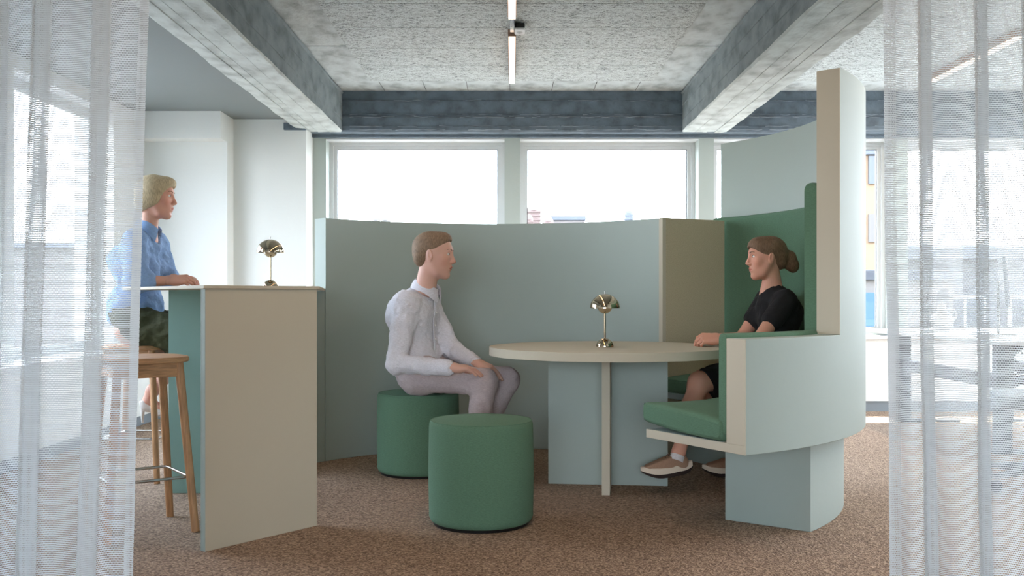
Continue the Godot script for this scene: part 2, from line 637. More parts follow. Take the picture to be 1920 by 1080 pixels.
func room() -> void:
	var mb := MB.new()
	box(mb, X_LEFT - 0.3, -0.2, D_FRONT - 0.3, X_RIGHT + 0.3, 0.0, D_WALL + 0.3)
	struct("floor", mb, M.carpet, "speckled brown and grey loop pile carpet over the whole floor")
	# window wall: piers between the windows, parapet under them
	var holes := []
	for i in 4:
		holes.append(win_span(i))
	mb = MB.new()
	var hh := []
	for h in holes: hh.append([h[0], h[1], WIN_LOW, WIN_TOP])
	wall_pieces(mb, true, X_LEFT - 0.3, X_RIGHT + 0.3, 0.0, H_CEIL + 0.3, D_WALL, D_WALL + 0.32, hh)
	struct("wall_back", mb, M.pier, "pale grey green wall with a row of wide windows")
	# parapet casing, sill and plinth along the window wall, right of the booth
	mb = MB.new()
	box(mb, -1.74, 0.09, D_WALL - 0.06, X_RIGHT, WIN_LOW - 0.03, D_WALL)
	var par := struct("wall_parapet", mb, M.white_wall, "white parapet casing under the windows")
	mb = MB.new()
	box(mb, -1.74, WIN_LOW - 0.03, D_WALL - 0.10, X_RIGHT, WIN_LOW, D_WALL + 0.14, 0.004)
	putw("sill", mb, M.white_gloss, par)
	mb = MB.new()
	box(mb, -1.74, 0.0, D_WALL - 0.05, X_RIGHT, 0.09, D_WALL)
	struct("baseboard_back", mb, M.grey_plinth, "grey plinth along the window wall")
	# left wall with a window nearer than the picture shows, right wall, and the wall behind the camera
	mb = MB.new()
	wall_pieces(mb, false, D_FRONT - 0.3, D_WALL + 0.3, 0.0, H_CEIL + 0.3, X_LEFT - 0.3, X_LEFT, LEFT_WINDOWS)
	struct("wall_left", mb, M.white_wall, "white wall with windows on the left")
	mb = MB.new()
	box(mb, -2.87, 0.08, D_FRONT, X_LEFT, 0.575, 8.09)
	par = struct("wall_parapet_left", mb, M.white_wall, "white parapet casing along the left wall")
	mb = MB.new()
	box(mb, -2.85, 0.575, D_FRONT, X_LEFT - 0.1, 0.605, 8.09, 0.003)
	putw("sill", mb, M.white_gloss, par)
	mb = MB.new()
	box(mb, -2.89, 0.0, D_FRONT, X_LEFT, 0.08, 8.09)
	struct("baseboard_left", mb, M.grey_plinth, "grey plinth along the left wall")
	mb = MB.new()
	wall_pieces(mb, false, D_FRONT - 0.3, D_WALL + 0.3, 0.0, H_CEIL + 0.3, X_RIGHT, X_RIGHT + 0.3, [[5.0, 6.5, 0.12, 2.65], [6.7, 8.3, 0.12, 2.65]])
	struct("wall_right", mb, M.white_wall, "white wall on the right with windows")
	mb = MB.new()
	wall_pieces(mb, true, X_LEFT - 0.3, X_RIGHT + 0.3, 0.0, H_CEIL + 0.3, D_FRONT - 0.3, D_FRONT, [[-2.4, 0.9, 0.5, 2.4]])
	struct("wall_front", mb, M.white_wall, "white wall with windows behind the camera")
	# left bay: white bulkhead, recessed wall under it, white box wall beside the window
	mb = MB.new()
	box(mb, X_LEFT, 2.284, 7.90, -2.36, 2.504, D_WALL)
	struct("wall_bulkhead", mb, M.white_wall, "white boxed bulkhead under the lowered ceiling")
	mb = MB.new()
	box(mb, X_LEFT, 0, 8.09, -2.36, 2.284, D_WALL)
	struct("wall_niche", mb, M.white_wall, "white recessed wall under the bulkhead")
	mb = MB.new()
	prism(mb, PackedVector2Array([P(-2.36, 8.27), P(-1.745, 8.27), P(-1.745, D_WALL), P(-2.36, D_WALL)]), 0, 2.504)
	struct("wall_box", mb, M.white_wall, "white boxed wall left of the first window")
	mb = MB.new()
	box(mb, -1.93, 2.41, 8.24, -1.745, 2.47, 8.3, 0.004)
	struct("trim_1", mb, M.concrete_dark, "dark painted end of the edge beam", null)

func win_span(i: int) -> Array:
	# windows of 1.567 m between piers of 0.134 m; window 0 starts right of the white box wall
	var x0: float = -1.632 + 1.7016 * i
	return [x0, x0 + 1.567]

func window(i: int, x0: float, x1: float, y0: float, y1: float, d: float, turn := 0.0, wall := D_WALL) -> void:
	var o := Node3D.new()
	o.name = "window_%d" % (i + 1)
	add_child(o)
	o.set_meta("kind", "structure")
	o.set_meta("label", "white framed window in the %s wall" % ("back" if turn == 0.0 else "left"))
	o.rotation.y = turn
	# fixed frame in the reveal
	var mb := MB.new()
	var w := 0.035
	box(mb, x0, y0 + w, d, x0 + w, y1 - w, d + 0.07)
	box(mb, x1 - w, y0 + w, d, x1, y1 - w, d + 0.07)
	box(mb, x0, y1 - w, d, x1, y1, d + 0.07)
	box(mb, x0, y0, d, x1, y0 + w, d + 0.07)
	put("window_frame", mb, M.white_frame, o)
	# sash, set back
	mb = MB.new()
	var a := w
	var s := 0.03
	box(mb, x0 + a, y0 + a + s, d + 0.02, x0 + a + s, y1 - a - s, d + 0.068)
	box(mb, x1 - a - s, y0 + a + s, d + 0.02, x1 - a, y1 - a - s, d + 0.068)
	box(mb, x0 + a, y1 - a - s, d + 0.02, x1 - a, y1 - a, d + 0.068)
	box(mb, x0 + a, y0 + a, d + 0.02, x1 - a, y0 + a + s, d + 0.068)
	var sash := put("sash", mb, M.white_frame, o)
	var g := MB.new()
	var r := 0.005
	for q in [[x0 + a + s, y0 + a + s + r, x0 + a + s + r, y1 - a - s - r], [x1 - a - s - r, y0 + a + s + r, x1 - a - s, y1 - a - s - r], [x0 + a + s, y1 - a - s - r, x1 - a - s, y1 - a - s], [x0 + a + s, y0 + a + s, x1 - a - s, y0 + a + s + r]]:
		box(g, q[0], q[1], d + 0.035, q[2], q[3], d + 0.05)
	put("gasket", g, M.dark if turn == 0.0 else M.white_frame, sash)
	g = MB.new()
	g.flat(W(x0 + a + s, y0 + a + s, d + 0.045), W(x1 - a - s, y0 + a + s, d + 0.045), W(x1 - a - s, y1 - a - s, d + 0.045), W(x0 + a + s, y1 - a - s, d + 0.045), Vector3(0, 0, 1))
	put("pane", g, M.glass, sash)
	# pale lining of the reveal
	g = MB.new()
	box(g, x0, y1 - 0.008, wall - 0.004, x1, y1 + 0.002, d + 0.02)
	put("head_lining", g, M.white_frame, o)

func windows_and_outside() -> void:
	for i in 4:
		var s := win_span(i)
		window(i, s[0], s[1], WIN_LOW, WIN_TOP, D_WALL + 0.17)
	for k in LEFT_WINDOWS.size():
		var q: Array = LEFT_WINDOWS[k]
		window(4 + k, q[0], q[1], q[2], q[3], -X_LEFT + 0.13, PI / 2, -X_LEFT)
	# across the street, seen over the parapet: the far block with its flat roof, roofs with chimneys
	var stone := mat(Color(0.245, 0.25, 0.26), 0.9)
	var stone2 := mat(Color(0.22, 0.23, 0.25), 0.9)
	var pale := mat(Color(0.38, 0.365, 0.35), 0.9)
	var brick := mat(Color(0.40, 0.335, 0.315), 0.9)
	var pane := mat(Color(0.12, 0.16, 0.20), 0.15)
	var zinc := mat(Color(0.30, 0.32, 0.35), 0.6)
	var b := thing("office_block", "pale grey flat roofed building across the street, seen through the right windows", "building", W(12.0, -9.0, 27.0))
	var mb := MB.new()
	box(mb, 9.0, -9.0, 26.0, 26.0, 1.95, 36.0)
	putw("wall", mb, stone, b)
	mb = MB.new()
	box(mb, 8.9, 1.95, 25.8, 26.1, 2.32, 36.0, 0.03)
	putw("cornice", mb, zinc, b)
	for k in 9:
		for r in 2:
			var x := 9.7 + k * 1.75
			var y := -0.9 - r * 2.6
			mb = MB.new()
			box(mb, x, y, 25.93, x + 1.15, y + 1.9, 26.1, 0.01)
			var f := putw("window", mb, M.white_frame, b)
			mb = MB.new()
			box(mb, x + 0.08, y + 0.08, 25.9, x + 0.54, y + 1.82, 25.95)
			box(mb, x + 0.62, y + 0.08, 25.9, x + 1.07, y + 1.82, 25.95)
			putw("pane", mb, pane, f)
	# narrow ochre scaffold-like facade strip right behind the tall booth wall
	b = thing("stair_tower", "narrow ochre tower with a dark cap outside, just right of the tall booth wall", "building", W(7.6, -9.0, 22.0))
	mb = MB.new()
	box(mb, 7.2, -9.0, 21.0, 7.88, 4.02, 23.0, 0.02)
	putw("wall", mb, mat(Color(0.50, 0.41, 0.32), 0.9), b)
	mb = MB.new()
	box(mb, 7.1, 4.02, 20.9, 8.0, 4.22, 23.1, 0.02)
	putw("cap", mb, zinc, b)
	for k in 5:
		mb = MB.new()
		box(mb, 7.66, -1.6 + k * 1.25, 20.94, 7.82, -1.0 + k * 1.25, 21.05)
		putw("vent_panel", mb, zinc if k % 2 == 0 else pale, b)
	b = thing("balcony_block", "low building with blue shutters across the street, at the foot of the ochre tower", "building", W(8.0, -9.0, 19.0))
	mb = MB.new()
	box(mb, 6.6, -9.0, 19.0, 8.6, 1.3, 20.9)
	putw("wall", mb, pale, b)
	mb = MB.new()
	box(mb, 6.5, 1.3, 18.9, 8.7, 1.5, 20.9, 0.02)
	putw("coping", mb, stone2, b)
	for k in 2:
		mb = MB.new()
		box(mb, 6.86 + k * 0.22, 0.38, 18.95, 7.04 + k * 0.22, 1.06, 19.05, 0.01)
		putw("shutter", mb, mat(Color(0.16, 0.29, 0.44), 0.7), b)
	# roofscape beyond the centre windows
	chimney(-5.84, 42.0, 4.46, 0.30, "white wash", pale, "pale capped chimney stack beyond the first window, the left one of a pair")
	chimney(-5.44, 42.0, 4.45, 0.36, "", pale, "pale capped chimney stack beyond the first window, the right one of a pair")
	chimney(0.93, 42.0, 4.87, 0.55, "", brick, "pinkish ribbed chimney with a round cap, tallest of the rooftop group")
	chimney(0.70, 40.0, 4.32, 0.30, "", brick, "pinkish ribbed chimney low at the left edge of the rooftop group")
	chimney(1.47, 40.0, 4.24, 0.42, "", brick, "pinkish ribbed chimney low in front of the flat roof house")
	chimney(5.02, 42.0, 4.74, 0.33, "", zinc, "slim grey louvred roof vent standing alone beyond the second window")
	b = thing("roof_house", "pale flat roofed top storey with a grey edge beyond the second window", "building", W(2.3, -9.0, 44.0))
	mb = MB.new()
	box(mb, 1.75, -9.0, 43.0, 3.2, 4.30, 47.0)
	putw("wall", mb, mat(Color(0.44, 0.415, 0.40), 0.9), b)
	mb = MB.new()
	box(mb, 1.70, 4.30, 42.9, 3.25, 4.49, 47.0, 0.02)
	putw("roof_edge", mb, zinc, b)
	# street level ground far below, and a plain row behind so that the roofs stand on something
	mb = MB.new()
	box(mb, -120, -9.5, 12, 120, -9.0, 160)
	struct("ground", mb, mat(Color(0.42, 0.42, 0.42), 0.95), "street far below the windows")
	b = thing("terrace_row", "row of pale houses below the chimneys beyond the centre windows", "building", W(0.0, -9.0, 44.0))
	mb = MB.new()
	box(mb, -30, -9.0, 39.0, 8.5, 2.9, 48.0)
	putw("wall", mb, pale, b)
	mb = MB.new()
	box(mb, -30.2, 2.9, 38.8, 8.7, 3.1, 48.2, 0.02)
	putw("roof_edge", mb, zinc, b)

func chimney(x: float, d: float, top: float, w: float, _note: String, m: Material, label: String) -> void:
	var o := thing("chimney", label, "chimney", W(x, 3.1, d))
	var mb := MB.new()
	prism(mb, rect2(x - w / 2, d - w / 2, x + w / 2, d + w / 2, w * 0.08, 2), 3.1, top - 0.24, 0.01)
	putw("stack", mb, m, o)
	var n := maxi(2, int((top - 3.25) / 0.17))
	for k in n:
		mb = MB.new()
		var y := top - 0.30 - k * 0.17
		if y < 3.25: continue
		prism(mb, rect2(x - w * 0.56, d - w * 0.56, x + w * 0.56, d + w * 0.56, w * 0.1, 2), y - 0.045, y + 0.045, 0.02)
		putw("course", mb, m, o)
	mb = MB.new()
	lathe(mb, [Vector2(w * 0.56, 0.0), Vector2(w * 0.5, 0.10), Vector2(w * 0.33, 0.19), Vector2(0.0, 0.24)], 16, Transform3D(Basis.IDENTITY, W(x, top - 0.24, d)))
	putw("cap", mb, m, o)

# ---------------------------------------------------------------- ceiling
# a long concrete member: a profile of 2D points swept in short steps, each point wandering a little
func cast_member(mb: MB, prof: PackedVector2Array, along_x: bool, a0: float, a1: float, step: float, rough: PackedFloat32Array, seed_: int, low: MB = null, low_from := 0, low_to := 0) -> void:
	var f := FastNoiseLite.new()
	f.seed = seed_
	f.frequency = 1.6
	f.fractal_octaves = 4
	var c := prof.size()
	if area2(prof) < 0:
		prof.reverse()
		rough.reverse()
		var keep := low_from
		low_from = c - 1 - low_to
		low_to = c - 1 - keep
	var k := int(ceil((a1 - a0) / step))
	var prev := []
	for s in k + 1:
		var a := lerpf(a0, a1, float(s) / k)
		var row := []
		for i in c:
			var j := Vector2(f.get_noise_2d(a, i * 7.3), f.get_noise_2d(a, i * 7.3 + 300.0)) * rough[i]
			var q := prof[i] + j
			row.append(Vector3(a, q.y, -q.x) if along_x else Vector3(q.x, q.y, -a))
		if s > 0:
			for i in c:
				var j := (i + 1) % c
				var e := prof[j] - prof[i]
				var o2 := Vector2(e.y, -e.x)
				var want := Vector3(0, o2.y, -o2.x) if along_x else Vector3(o2.x, o2.y, 0)
				var nn: Vector3 = (prev[j] - prev[i]).cross(row[i] - prev[i]).normalized()
				if nn.dot(want) < 0: nn = -nn
				(low if low != null and i >= low_from and i < low_to else mb).flat(prev[i], prev[j], row[j], row[i], nn)
		prev = row
	# ends
	for e in 2:
		var a := a0 if e == 0 else a1
		var idx := Geometry2D.triangulate_polygon(prof)
		var nn := Vector3(-1 if e == 0 else 1, 0, 0) if along_x else Vector3(0, 0, 1 if e == 0 else -1)
		for t in range(0, idx.size(), 3):
			var q := []
			for m in 3:
				var w := prof[idx[t + m]]
				q.append(Vector3(a, w.y, -w.x) if along_x else Vector3(w.x, w.y, -a))
			mb.tri(q[0], q[1], q[2], nn, nn, nn)

# a board-marked face between two corners: steps of a few millimetres at the board joints, a groove or a fin at each
func boards(out: PackedVector2Array, rough: PackedFloat32Array, a: Vector2, b: Vector2, joints: Array, nrm: Vector2, rng: RandomNumberGenerator, fin: float) -> void:
	var off := 0.0
	for t in joints:
		var p := a.lerp(b, t)
		var dirv := (b - a).normalized()
		out.append(p + nrm * off - dirv * 0.0022); rough.append(0.003)
		var up := fin * rng.randf_range(0.6, 1.4)
		out.append(p + nrm * (off + up)); rough.append(0.007)
		off = rng.randf_range(-0.005, 0.003)
		out.append(p + nrm * off + dirv * 0.0022); rough.append(0.003)

func beam(called: String, label: String, xin: float, xout: float, seed_: int) -> void:
	# runs away from the camera; xin is the face towards the middle bay
	var rng := RandomNumberGenerator.new()
	rng.seed = seed_
	var s: float = signf(xin)
	var p := PackedVector2Array()
	var r := PackedFloat32Array()
	p.append(Vector2(xin, H_CEIL + 0.1)); r.append(0.0)
	p.append(Vector2(xin, H_CEIL - 0.012)); r.append(0.01)
	p.append(Vector2(xin - s * 0.014, H_CEIL - 0.02)); r.append(0.010)
	p.append(Vector2(xin, H_CEIL - 0.03)); r.append(0.006)
	boards(p, r, Vector2(xin, H_CEIL - 0.02), Vector2(xin, H_BEAM), [0.32, 0.68], Vector2(-s, 0), rng, -0.004)
	p.append(Vector2(xin, H_BEAM + 0.012)); r.append(0.006)
	var from := p.size() - 1
	p.append(Vector2(xin + s * 0.010, H_BEAM)); r.append(0.010)
	boards(p, r, Vector2(xin, H_BEAM), Vector2(xout, H_BEAM), [0.30, 0.56, 0.72], Vector2(0, -1), rng, -0.007)
	p.append(Vector2(xout - s * 0.008, H_BEAM)); r.append(0.012)
	p.append(Vector2(xout, H_BEAM + 0.012)); r.append(0.010)
	var to := p.size() - 1
	p.append(Vector2(xout, H_CEIL + 0.1)); r.append(0.0)
	# soffit and flanks are separate meshes, each with its own material
	# the soffit is paler, the flanks a darker grey
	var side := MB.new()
	var low := MB.new()
	cast_member(side, p, false, D_FRONT, 8.47, 0.035, r, seed_, low, from, to)
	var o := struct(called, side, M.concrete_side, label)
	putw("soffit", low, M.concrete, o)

func ceiling_and_beams() -> void:
	var mb := MB.new()
	box(mb, X_LEFT - 0.3, H_CEIL, D_FRONT - 0.3, X_RIGHT + 0.3, H_CEIL + 0.3, D_WALL + 0.3)
	var c := struct("ceiling", mb, M.slab, "grey painted concrete slab set with wood wool boards")
	# wood wool boards: rows across each bay, a shadow joint between them
	var d := 8.001
	var row := 0
	while d > -3.2:
		for bay in [[-1.168, 1.166], [2.16, 4.80]]:
			if bay[0] > 2 and d < 2.0: continue
			mb = MB.new()
			var w := 0.532
			# two boards per row, butted
			box(mb, bay[0], H_CEIL - 0.008, d - w + 0.004, bay[1], H_CEIL + 0.01, d - 0.004, 0.003)
			putw("ceiling_board", mb, M.wool, c)
		d -= 0.5325
		row += 1
	# casting seams in the concrete margins of the slab
	mb = MB.new()
	for s in [-1.0, 1.0]:
		box(mb, s * 1.172, H_CEIL - 0.002, 6.9, s * 1.46, H_CEIL + 0.01, 6.906)
		box(mb, s * 1.172, H_CEIL - 0.002, 4.3, s * 1.46, H_CEIL + 0.01, 4.306)
	for k in 7:
		var x := -1.1 + k * 0.36
		box(mb, x, H_CEIL - 0.002, 8.05, x + 0.004, H_CEIL + 0.01, 8.4)
	putw("casting_seam", mb, M.dark, c)
	beam("beam_left", "board marked grey concrete beam on the left", -1.466, -1.84, 3)
	beam("beam_right", "board marked grey concrete beam on the right", 1.468, 1.86, 4)
	# dark painted edge beam over the windows
	var rng := RandomNumberGenerator.new()
	rng.seed = 9
	var p := PackedVector2Array()
	var r := PackedFloat32Array()
	p.append(Vector2(8.42, H_CEIL + 0.05)); r.append(0.0)
	boards(p, r, Vector2(8.42, H_CEIL), Vector2(8.42, H_BEAM + 0.015), [0.25, 0.60, 0.66, 0.90], Vector2(-1, 0), rng, 0.012)
	p.append(Vector2(8.42, H_BEAM + 0.016)); r.append(0.008)
	p.append(Vector2(8.43, H_BEAM)); r.append(0.006)
	p.append(Vector2(8.52, H_BEAM - 0.002)); r.append(0.002)
	p.append(Vector2(8.52, 2.392)); r.append(0.0)
	p.append(Vector2(8.60, 2.392)); r.append(0.0)
	p.append(Vector2(8.60, H_CEIL + 0.05)); r.append(0.0)
	mb = MB.new()
	cast_member(mb, p, true, -1.93, X_RIGHT, 0.05, r, 17)
	var eb := struct("beam_edge", mb, M.concrete_dark, "dark blue grey painted edge beam over the windows")
	# ragged broken fins at the board joints, paler than the dark beam
	mb = MB.new()
	var fn := FastNoiseLite.new()
	fn.seed = 12
	fn.frequency = 2.2
	for q in [0.25, 0.60, 0.66, 0.90, 0.985]:
		var x := -1.40
		var yy := lerpf(H_CEIL, H_BEAM + 0.015, q)
		while x < X_RIGHT - 0.2:
			var l := rng.randf_range(0.05, 0.5)
			var pts := []
			var steps := maxi(2, int(l / 0.03))
			for j in steps + 1:
				var xx := x + l * j / steps
				pts.append(W(xx, yy + 0.010 * fn.get_noise_2d(xx * 3.0, q * 50.0), 8.418 - 0.004 * absf(fn.get_noise_2d(xx * 9.0, 7.0))))
			tube(mb, pts, rng.randf_range(0.0015, 0.0042), rng.randf_range(0.001, 0.003), 6)
			x += l + rng.randf_range(0.0, 0.22)
	putw("pale_fins", mb, M.concrete_pale, eb)
	# lowered plaster ceiling in the left bay
	mb = MB.new()
	box(mb, X_LEFT, 2.504, D_FRONT, -1.82, 2.60, D_WALL)
	struct("ceiling_lowered", mb, M.plaster, "smooth grey lowered ceiling in the left bay")

# ---------------------------------------------------------------- lights
func led_bar(x: float, d0: float, d1: float, label: String, group := "", power := 1.0) -> void:
	var o := thing("linear_lamp", label, "lamp", W(x, H_CEIL, (d0 + d1) / 2), 0.0, group)
	var mb := MB.new()
	box(mb, x - 0.026, H_CEIL - 0.06, d0, x + 0.026, H_CEIL - 0.012, d1, 0.003)
	putw("body", mb, M.lamp_body, o)
	mb = MB.new()
	prism(mb, rect2(x - 0.022, d0 + 0.004, x + 0.022, d1 - 0.004, 0.002, 2), H_CEIL - 0.074, H_CEIL - 0.058, 0.0, 1, 0.0015)
	putw("diffuser", mb, M.led, o)
	for e in [d0 + 0.12, d1 - 0.12]:
		mb = MB.new()
		box(mb, x - 0.012, H_CEIL - 0.02, e - 0.02, x + 0.012, H_CEIL + 0.001, e + 0.02)
		putw("bracket", mb, M.steel, o)
	var l := AreaLight3D.new()
	l.name = "linear_light"
	l.light_color = Color(1.0, 0.80, 0.62) if power <= 2.0 else Color(1.0, 0.93, 0.86)
	l.light_energy = LED * power * (d1 - d0)
	l.area_size = Vector2(0.04, d1 - d0)
	l.area_range = 14.0
	l.area_attenuation = 2.0
	l.shadow_enabled = true
	l.position = W(x, H_CEIL - 0.085, (d0 + d1) / 2)
	l.rotation_degrees = Vector3(-90, 0, 0)
	add_child(l)

func lights() -> void:
	led_bar(0.0, 6.42, 7.806, "slim warm lit ceiling lamp over the middle bay, the one nearest the windows", "", 0.4)
	led_bar(0.0, 4.58, 5.98, "slim warm lit ceiling lamp over the middle bay, just before the sensor", "", 0.4)
	for d in [2.74, 0.9]:
		led_bar(0.0, d, d + 1.4, "slim warm lit ceiling lamp over the middle bay, " + ("third" if d > 2.0 else "fourth") + " from the windows", "", 1.3 if d > 2.0 else 1.6)
	led_bar(3.335, 7.07, 7.77, "slim warm lit ceiling lamp in the right bay, the end piece nearest the windows", "", 4.3)
	led_bar(3.335, 6.42, 7.05, "slim warm lit ceiling lamp in the right bay, the nearer piece seen through the curtain", "", 4.3)
	for d in [4.3, 2.2]:
		led_bar(3.335, d, d + 1.4, "slim warm lit ceiling lamp in the right bay, " + ("third" if d > 3.0 else "fourth") + " from the windows", "", 4.3)
	# joints and feed between the two lamps in the middle bay
	var o := thing("lamp_track", "thin grey suspension track joining the two middle ceiling lamps", "track", W(0, H_CEIL, 6.2))
	var mb := MB.new()
	box(mb, -0.014, H_CEIL - 0.045, 5.98, 0.014, H_CEIL - 0.008, 6.42, 0.003)
	putw("rail", mb, M.steel, o)
	mb = MB.new()
	lathe(mb, [Vector2(0.0, 0.0), Vector2(0.006, 0.0), Vector2(0.016, 0.2), Vector2(0.0, 0.2)], 14, Transform3D(Basis(Vector3.RIGHT, PI / 2), W(0, H_CEIL - 0.052, 6.20)))
	putw("gripper", mb, M.steel, o)
	o = thing("presence_sensor", "small dark and white ceiling sensor beside the middle lamp joint", "sensor", W(0.04, H_CEIL - 0.01, 6.3))
	mb = MB.new()
	prism(mb, rect2(0.018, 6.25, 0.082, 6.36, 0.012, 4), H_CEIL - 0.05, H_CEIL - 0.018, 0.004)
	putw("body", mb, M.dark, o)
	mb = MB.new()
	prism(mb, rect2(0.016, 6.245, 0.084, 6.365, 0.014, 4), H_CEIL - 0.064, H_CEIL - 0.05, 0.003)
	putw("rim", mb, M.white_gloss, o)
	mb = MB.new()
	lathe(mb, [Vector2(0.0, -0.012), Vector2(0.014, -0.008), Vector2(0.02, 0.0), Vector2(0.0, 0.0)], 18, Transform3D(Basis.IDENTITY, W(0.05, H_CEIL - 0.064, 6.305)))
	putw("lens", mb, M.white_frame, o)
	mb = MB.new()
	box(mb, 0.03, H_CEIL - 0.03, 6.29, 0.05, H_CEIL, 6.33, 0.002)
	putw("bracket", mb, M.steel, o)

# ---------------------------------------------------------------- booth
const BX := 0.09
const BD := 5.312
const R_OUT := 1.7255
const R_IN := 1.6225

func cyl_wall(mb: MB, r0: float, r1: float, a0: float, a1: float, y0: float, y1: float, bev := 0.003, k := 64) -> void:
	prism(mb, ring(BX, BD, r0, r1, a0, a1, k), y0, y1, bev, 2)

# a padded shape along the booth arc: cross-section (radius, height) with rounded corners, tapering to nothing odd at the ends
func pad(mb: MB, prof: PackedVector2Array, a0: float, a1: float, k: int, puff: float) -> void:
	if area2(prof) < 0: prof.reverse()
	var c := prof.size()
	var cen := Vector2.ZERO
	for q in prof: cen += q / c
	var rows := []
	var norms := []
	var ends := 5
	var ts := []
	for i in ends: ts.append(0.012 * (1.0 - cos(PI * 0.5 * i / ends)))
	for i in k + 1: ts.append(lerpf(0.012, 0.988, float(i) / k))
	for i in ends: ts.append(1.0 - 0.012 * (1.0 - cos(PI * 0.5 * (ends - 1 - i) / ends)))
	for t in ts:
		var e: float = minf(t, 1.0 - t) / 0.012
		var ins: float = 0.0 if e >= 1.0 else 0.012 * (1.0 - sqrt(maxf(0.0, 1.0 - (1.0 - e) * (1.0 - e))))
		var a := deg_to_rad(lerpf(a0, a1, t))
		var row := []
		for q in prof:
			var m: Vector2 = q + (cen - q).normalized() * ins
			m += Vector2(0, puff) * (1.0 if q.y > cen.y else 0.0) * sin(PI * t)
			row.append(Vector3(BX + m.x * cos(a), m.y, -(BD + m.x * sin(a))))
		rows.append(row)
	for i in rows.size():
		var nr := []
		for j in c:
			var up: Vector3 = rows[mini(i + 1, rows.size() - 1)][j] - rows[maxi(i - 1, 0)][j]
			var ac: Vector3 = rows[i][(j + 1) % c] - rows[i][(j + c - 1) % c]
			nr.append(ac.cross(up).normalized())
		norms.append(nr)
	var mid: int = rows.size() / 2
	var mc := Vector3.ZERO
	for j in c: mc += rows[mid][j] / c
	var sgn := 1.0 if (rows[mid][0] - mc).dot(norms[mid][0]) > 0 else -1.0
	for i in rows.size() - 1:
		for j in c:
			var jj := (j + 1) % c
			mb.quad(rows[i][j], rows[i][jj], rows[i + 1][jj], rows[i + 1][j], norms[i][j] * sgn, norms[i][jj] * sgn, norms[i + 1][jj] * sgn, norms[i + 1][j] * sgn)
	for e in 2:
		var row: Array = rows[0] if e == 0 else rows[rows.size() - 1]
		var other: Array = rows[1] if e == 0 else rows[rows.size() - 2]
		var mm := Vector3.ZERO
		for q in row: mm += q / c
		var nn: Vector3 = (row[1] - row[0]).cross(row[c / 3] - row[0]).normalized()
		if nn.dot(row[0] - other[0]) < 0: nn = -nn
		for j in c:
			mb.tri(mm, row[j], row[(j + 1) % c], nn, nn, nn)

func round_rect(r0: float, y0: float, r1: float, y1: float, r: float, k := 5) -> PackedVector2Array:
	return round_poly(PackedVector2Array([Vector2(r0, y0), Vector2(r1, y0), Vector2(r1, y1), Vector2(r0, y1)]), r, k)

func booth() -> void:
	var o := thing("booth", "curved sage green booth with a tall back wall, low arm and floating seat shelf", "booth", W(BX + 1.2, 0, BD))
	var mb := MB.new()
	# tall curved wall
	cyl_wall(mb, R_IN, R_OUT, -39.9, 38.8, 0.3905, 1.995)
	var tall := putw("tall_wall", mb, M.sage, o)
	mb = MB.new()
	# low arm carrying on towards the camera
	prism(mb, arm_poly(), 0.3905, 0.843, 0.003, 2)
	var arm := putw("low_arm", mb, M.sage, o)
	# putty coloured ends
	mb = MB.new()
	var a := deg_to_rad(-39.9)
	var e0 := P(BX + R_IN * cos(a), BD + R_IN * sin(a))
	var e1 := P(BX + R_OUT * cos(a), BD + R_OUT * sin(a))
	prism(mb, slab2(e0, e1, -0.004 if slab2(e0, e1, 1.0)[2].y < e1.y else 0.004), 0.8435, 1.9935, 0.001)
	putw("end_panel", mb, M.putty, tall)
	# seat shelf
	mb = MB.new()
	prism(mb, seat_poly(0.0, R_IN + 0.02), 0.3905, 0.428, 0.002)
	var shelf := putw("seat_shelf", mb, M.sage, o)
	# one putty edge band across the front of arm and shelf, an L
	mb = MB.new()
	var f0 := P(0.592, 4.280)
	var f1 := P(0.8535, 3.872)
	var f2 := P(0.9085, 3.792)
	prism(mb, slab2(f0, f2, edge_side(f0, f2, 0.004)), 0.391, 0.4275, 0.001)
	prism(mb, slab2(f1, f2, edge_side(f1, f2, 0.004)), 0.4275, 0.8425, 0.001)
	putw("edge_band", mb, M.putty, arm)
	mb = MB.new()
	# base: a thick quarter ring set back under the seat
	var bp := arc(0.091, 5.258, 1.606, -42.4, 48.0, 48)
	bp.append_array(arc(0.091, 5.258, 1.22, 48.0, -44.4, 48))
	prism(mb, bp, 0.0, 0.39, 0.002)
	putw("base", mb, M.sage, o)
	# upholstered back of the tall wall
	mb = MB.new()
	pad(mb, round_rect(R_IN - 0.062, 0.50, R_IN - 0.001, 1.512, 0.028), -39.6, 39.6, 72, 0.0)
	putw("back_pad", mb, M.green, o)
	# upholstered inside of the low arm
	mb = MB.new()
	pad(mb, round_rect(R_IN - 0.040, 0.455, R_IN + 0.004, 0.862, 0.018), -62.2, -39.6, 28, 0.0)
	putw("arm_pad", mb, M.green, o)
	# felt covered divider closing the far end
	mb = MB.new()
	var ra := deg_to_rad(36.6)
	var dir := P(cos(ra), sin(ra))
	var c0 := P(BX, BD)
	var g0 := P(0.936, 5.937)
	var g1 := P(1.345, 6.18)
	prism(mb, slab2(g0, g1, edge_side(g0, g1, -0.035)), 0.0, 1.485, 0.003, 2)
	var dv := putw("divider", mb, M.felt, o)
	mb = MB.new()
	prism(mb, slab2(P(0.914, 5.924), g0, edge_side(P(0.914, 5.924), g0, -0.035)), 0.0, 1.485, 0.002)
	putw("divider_edge", mb, M.putty, dv)
	# loose seat cushion
	var cu := thing("seat_cushion", "long curved green seat cushion lying on the booth shelf, its near corner lifted", "cushion", W(BX + 1.2, 0.43, BD))
	mb = MB.new()
	seat_cushion(mb)
	var cm := putw("cover", mb, M.green, cu)
	mb = MB.new()
	seat_piping(mb)
	putw("piping", mb, M.green, cm)

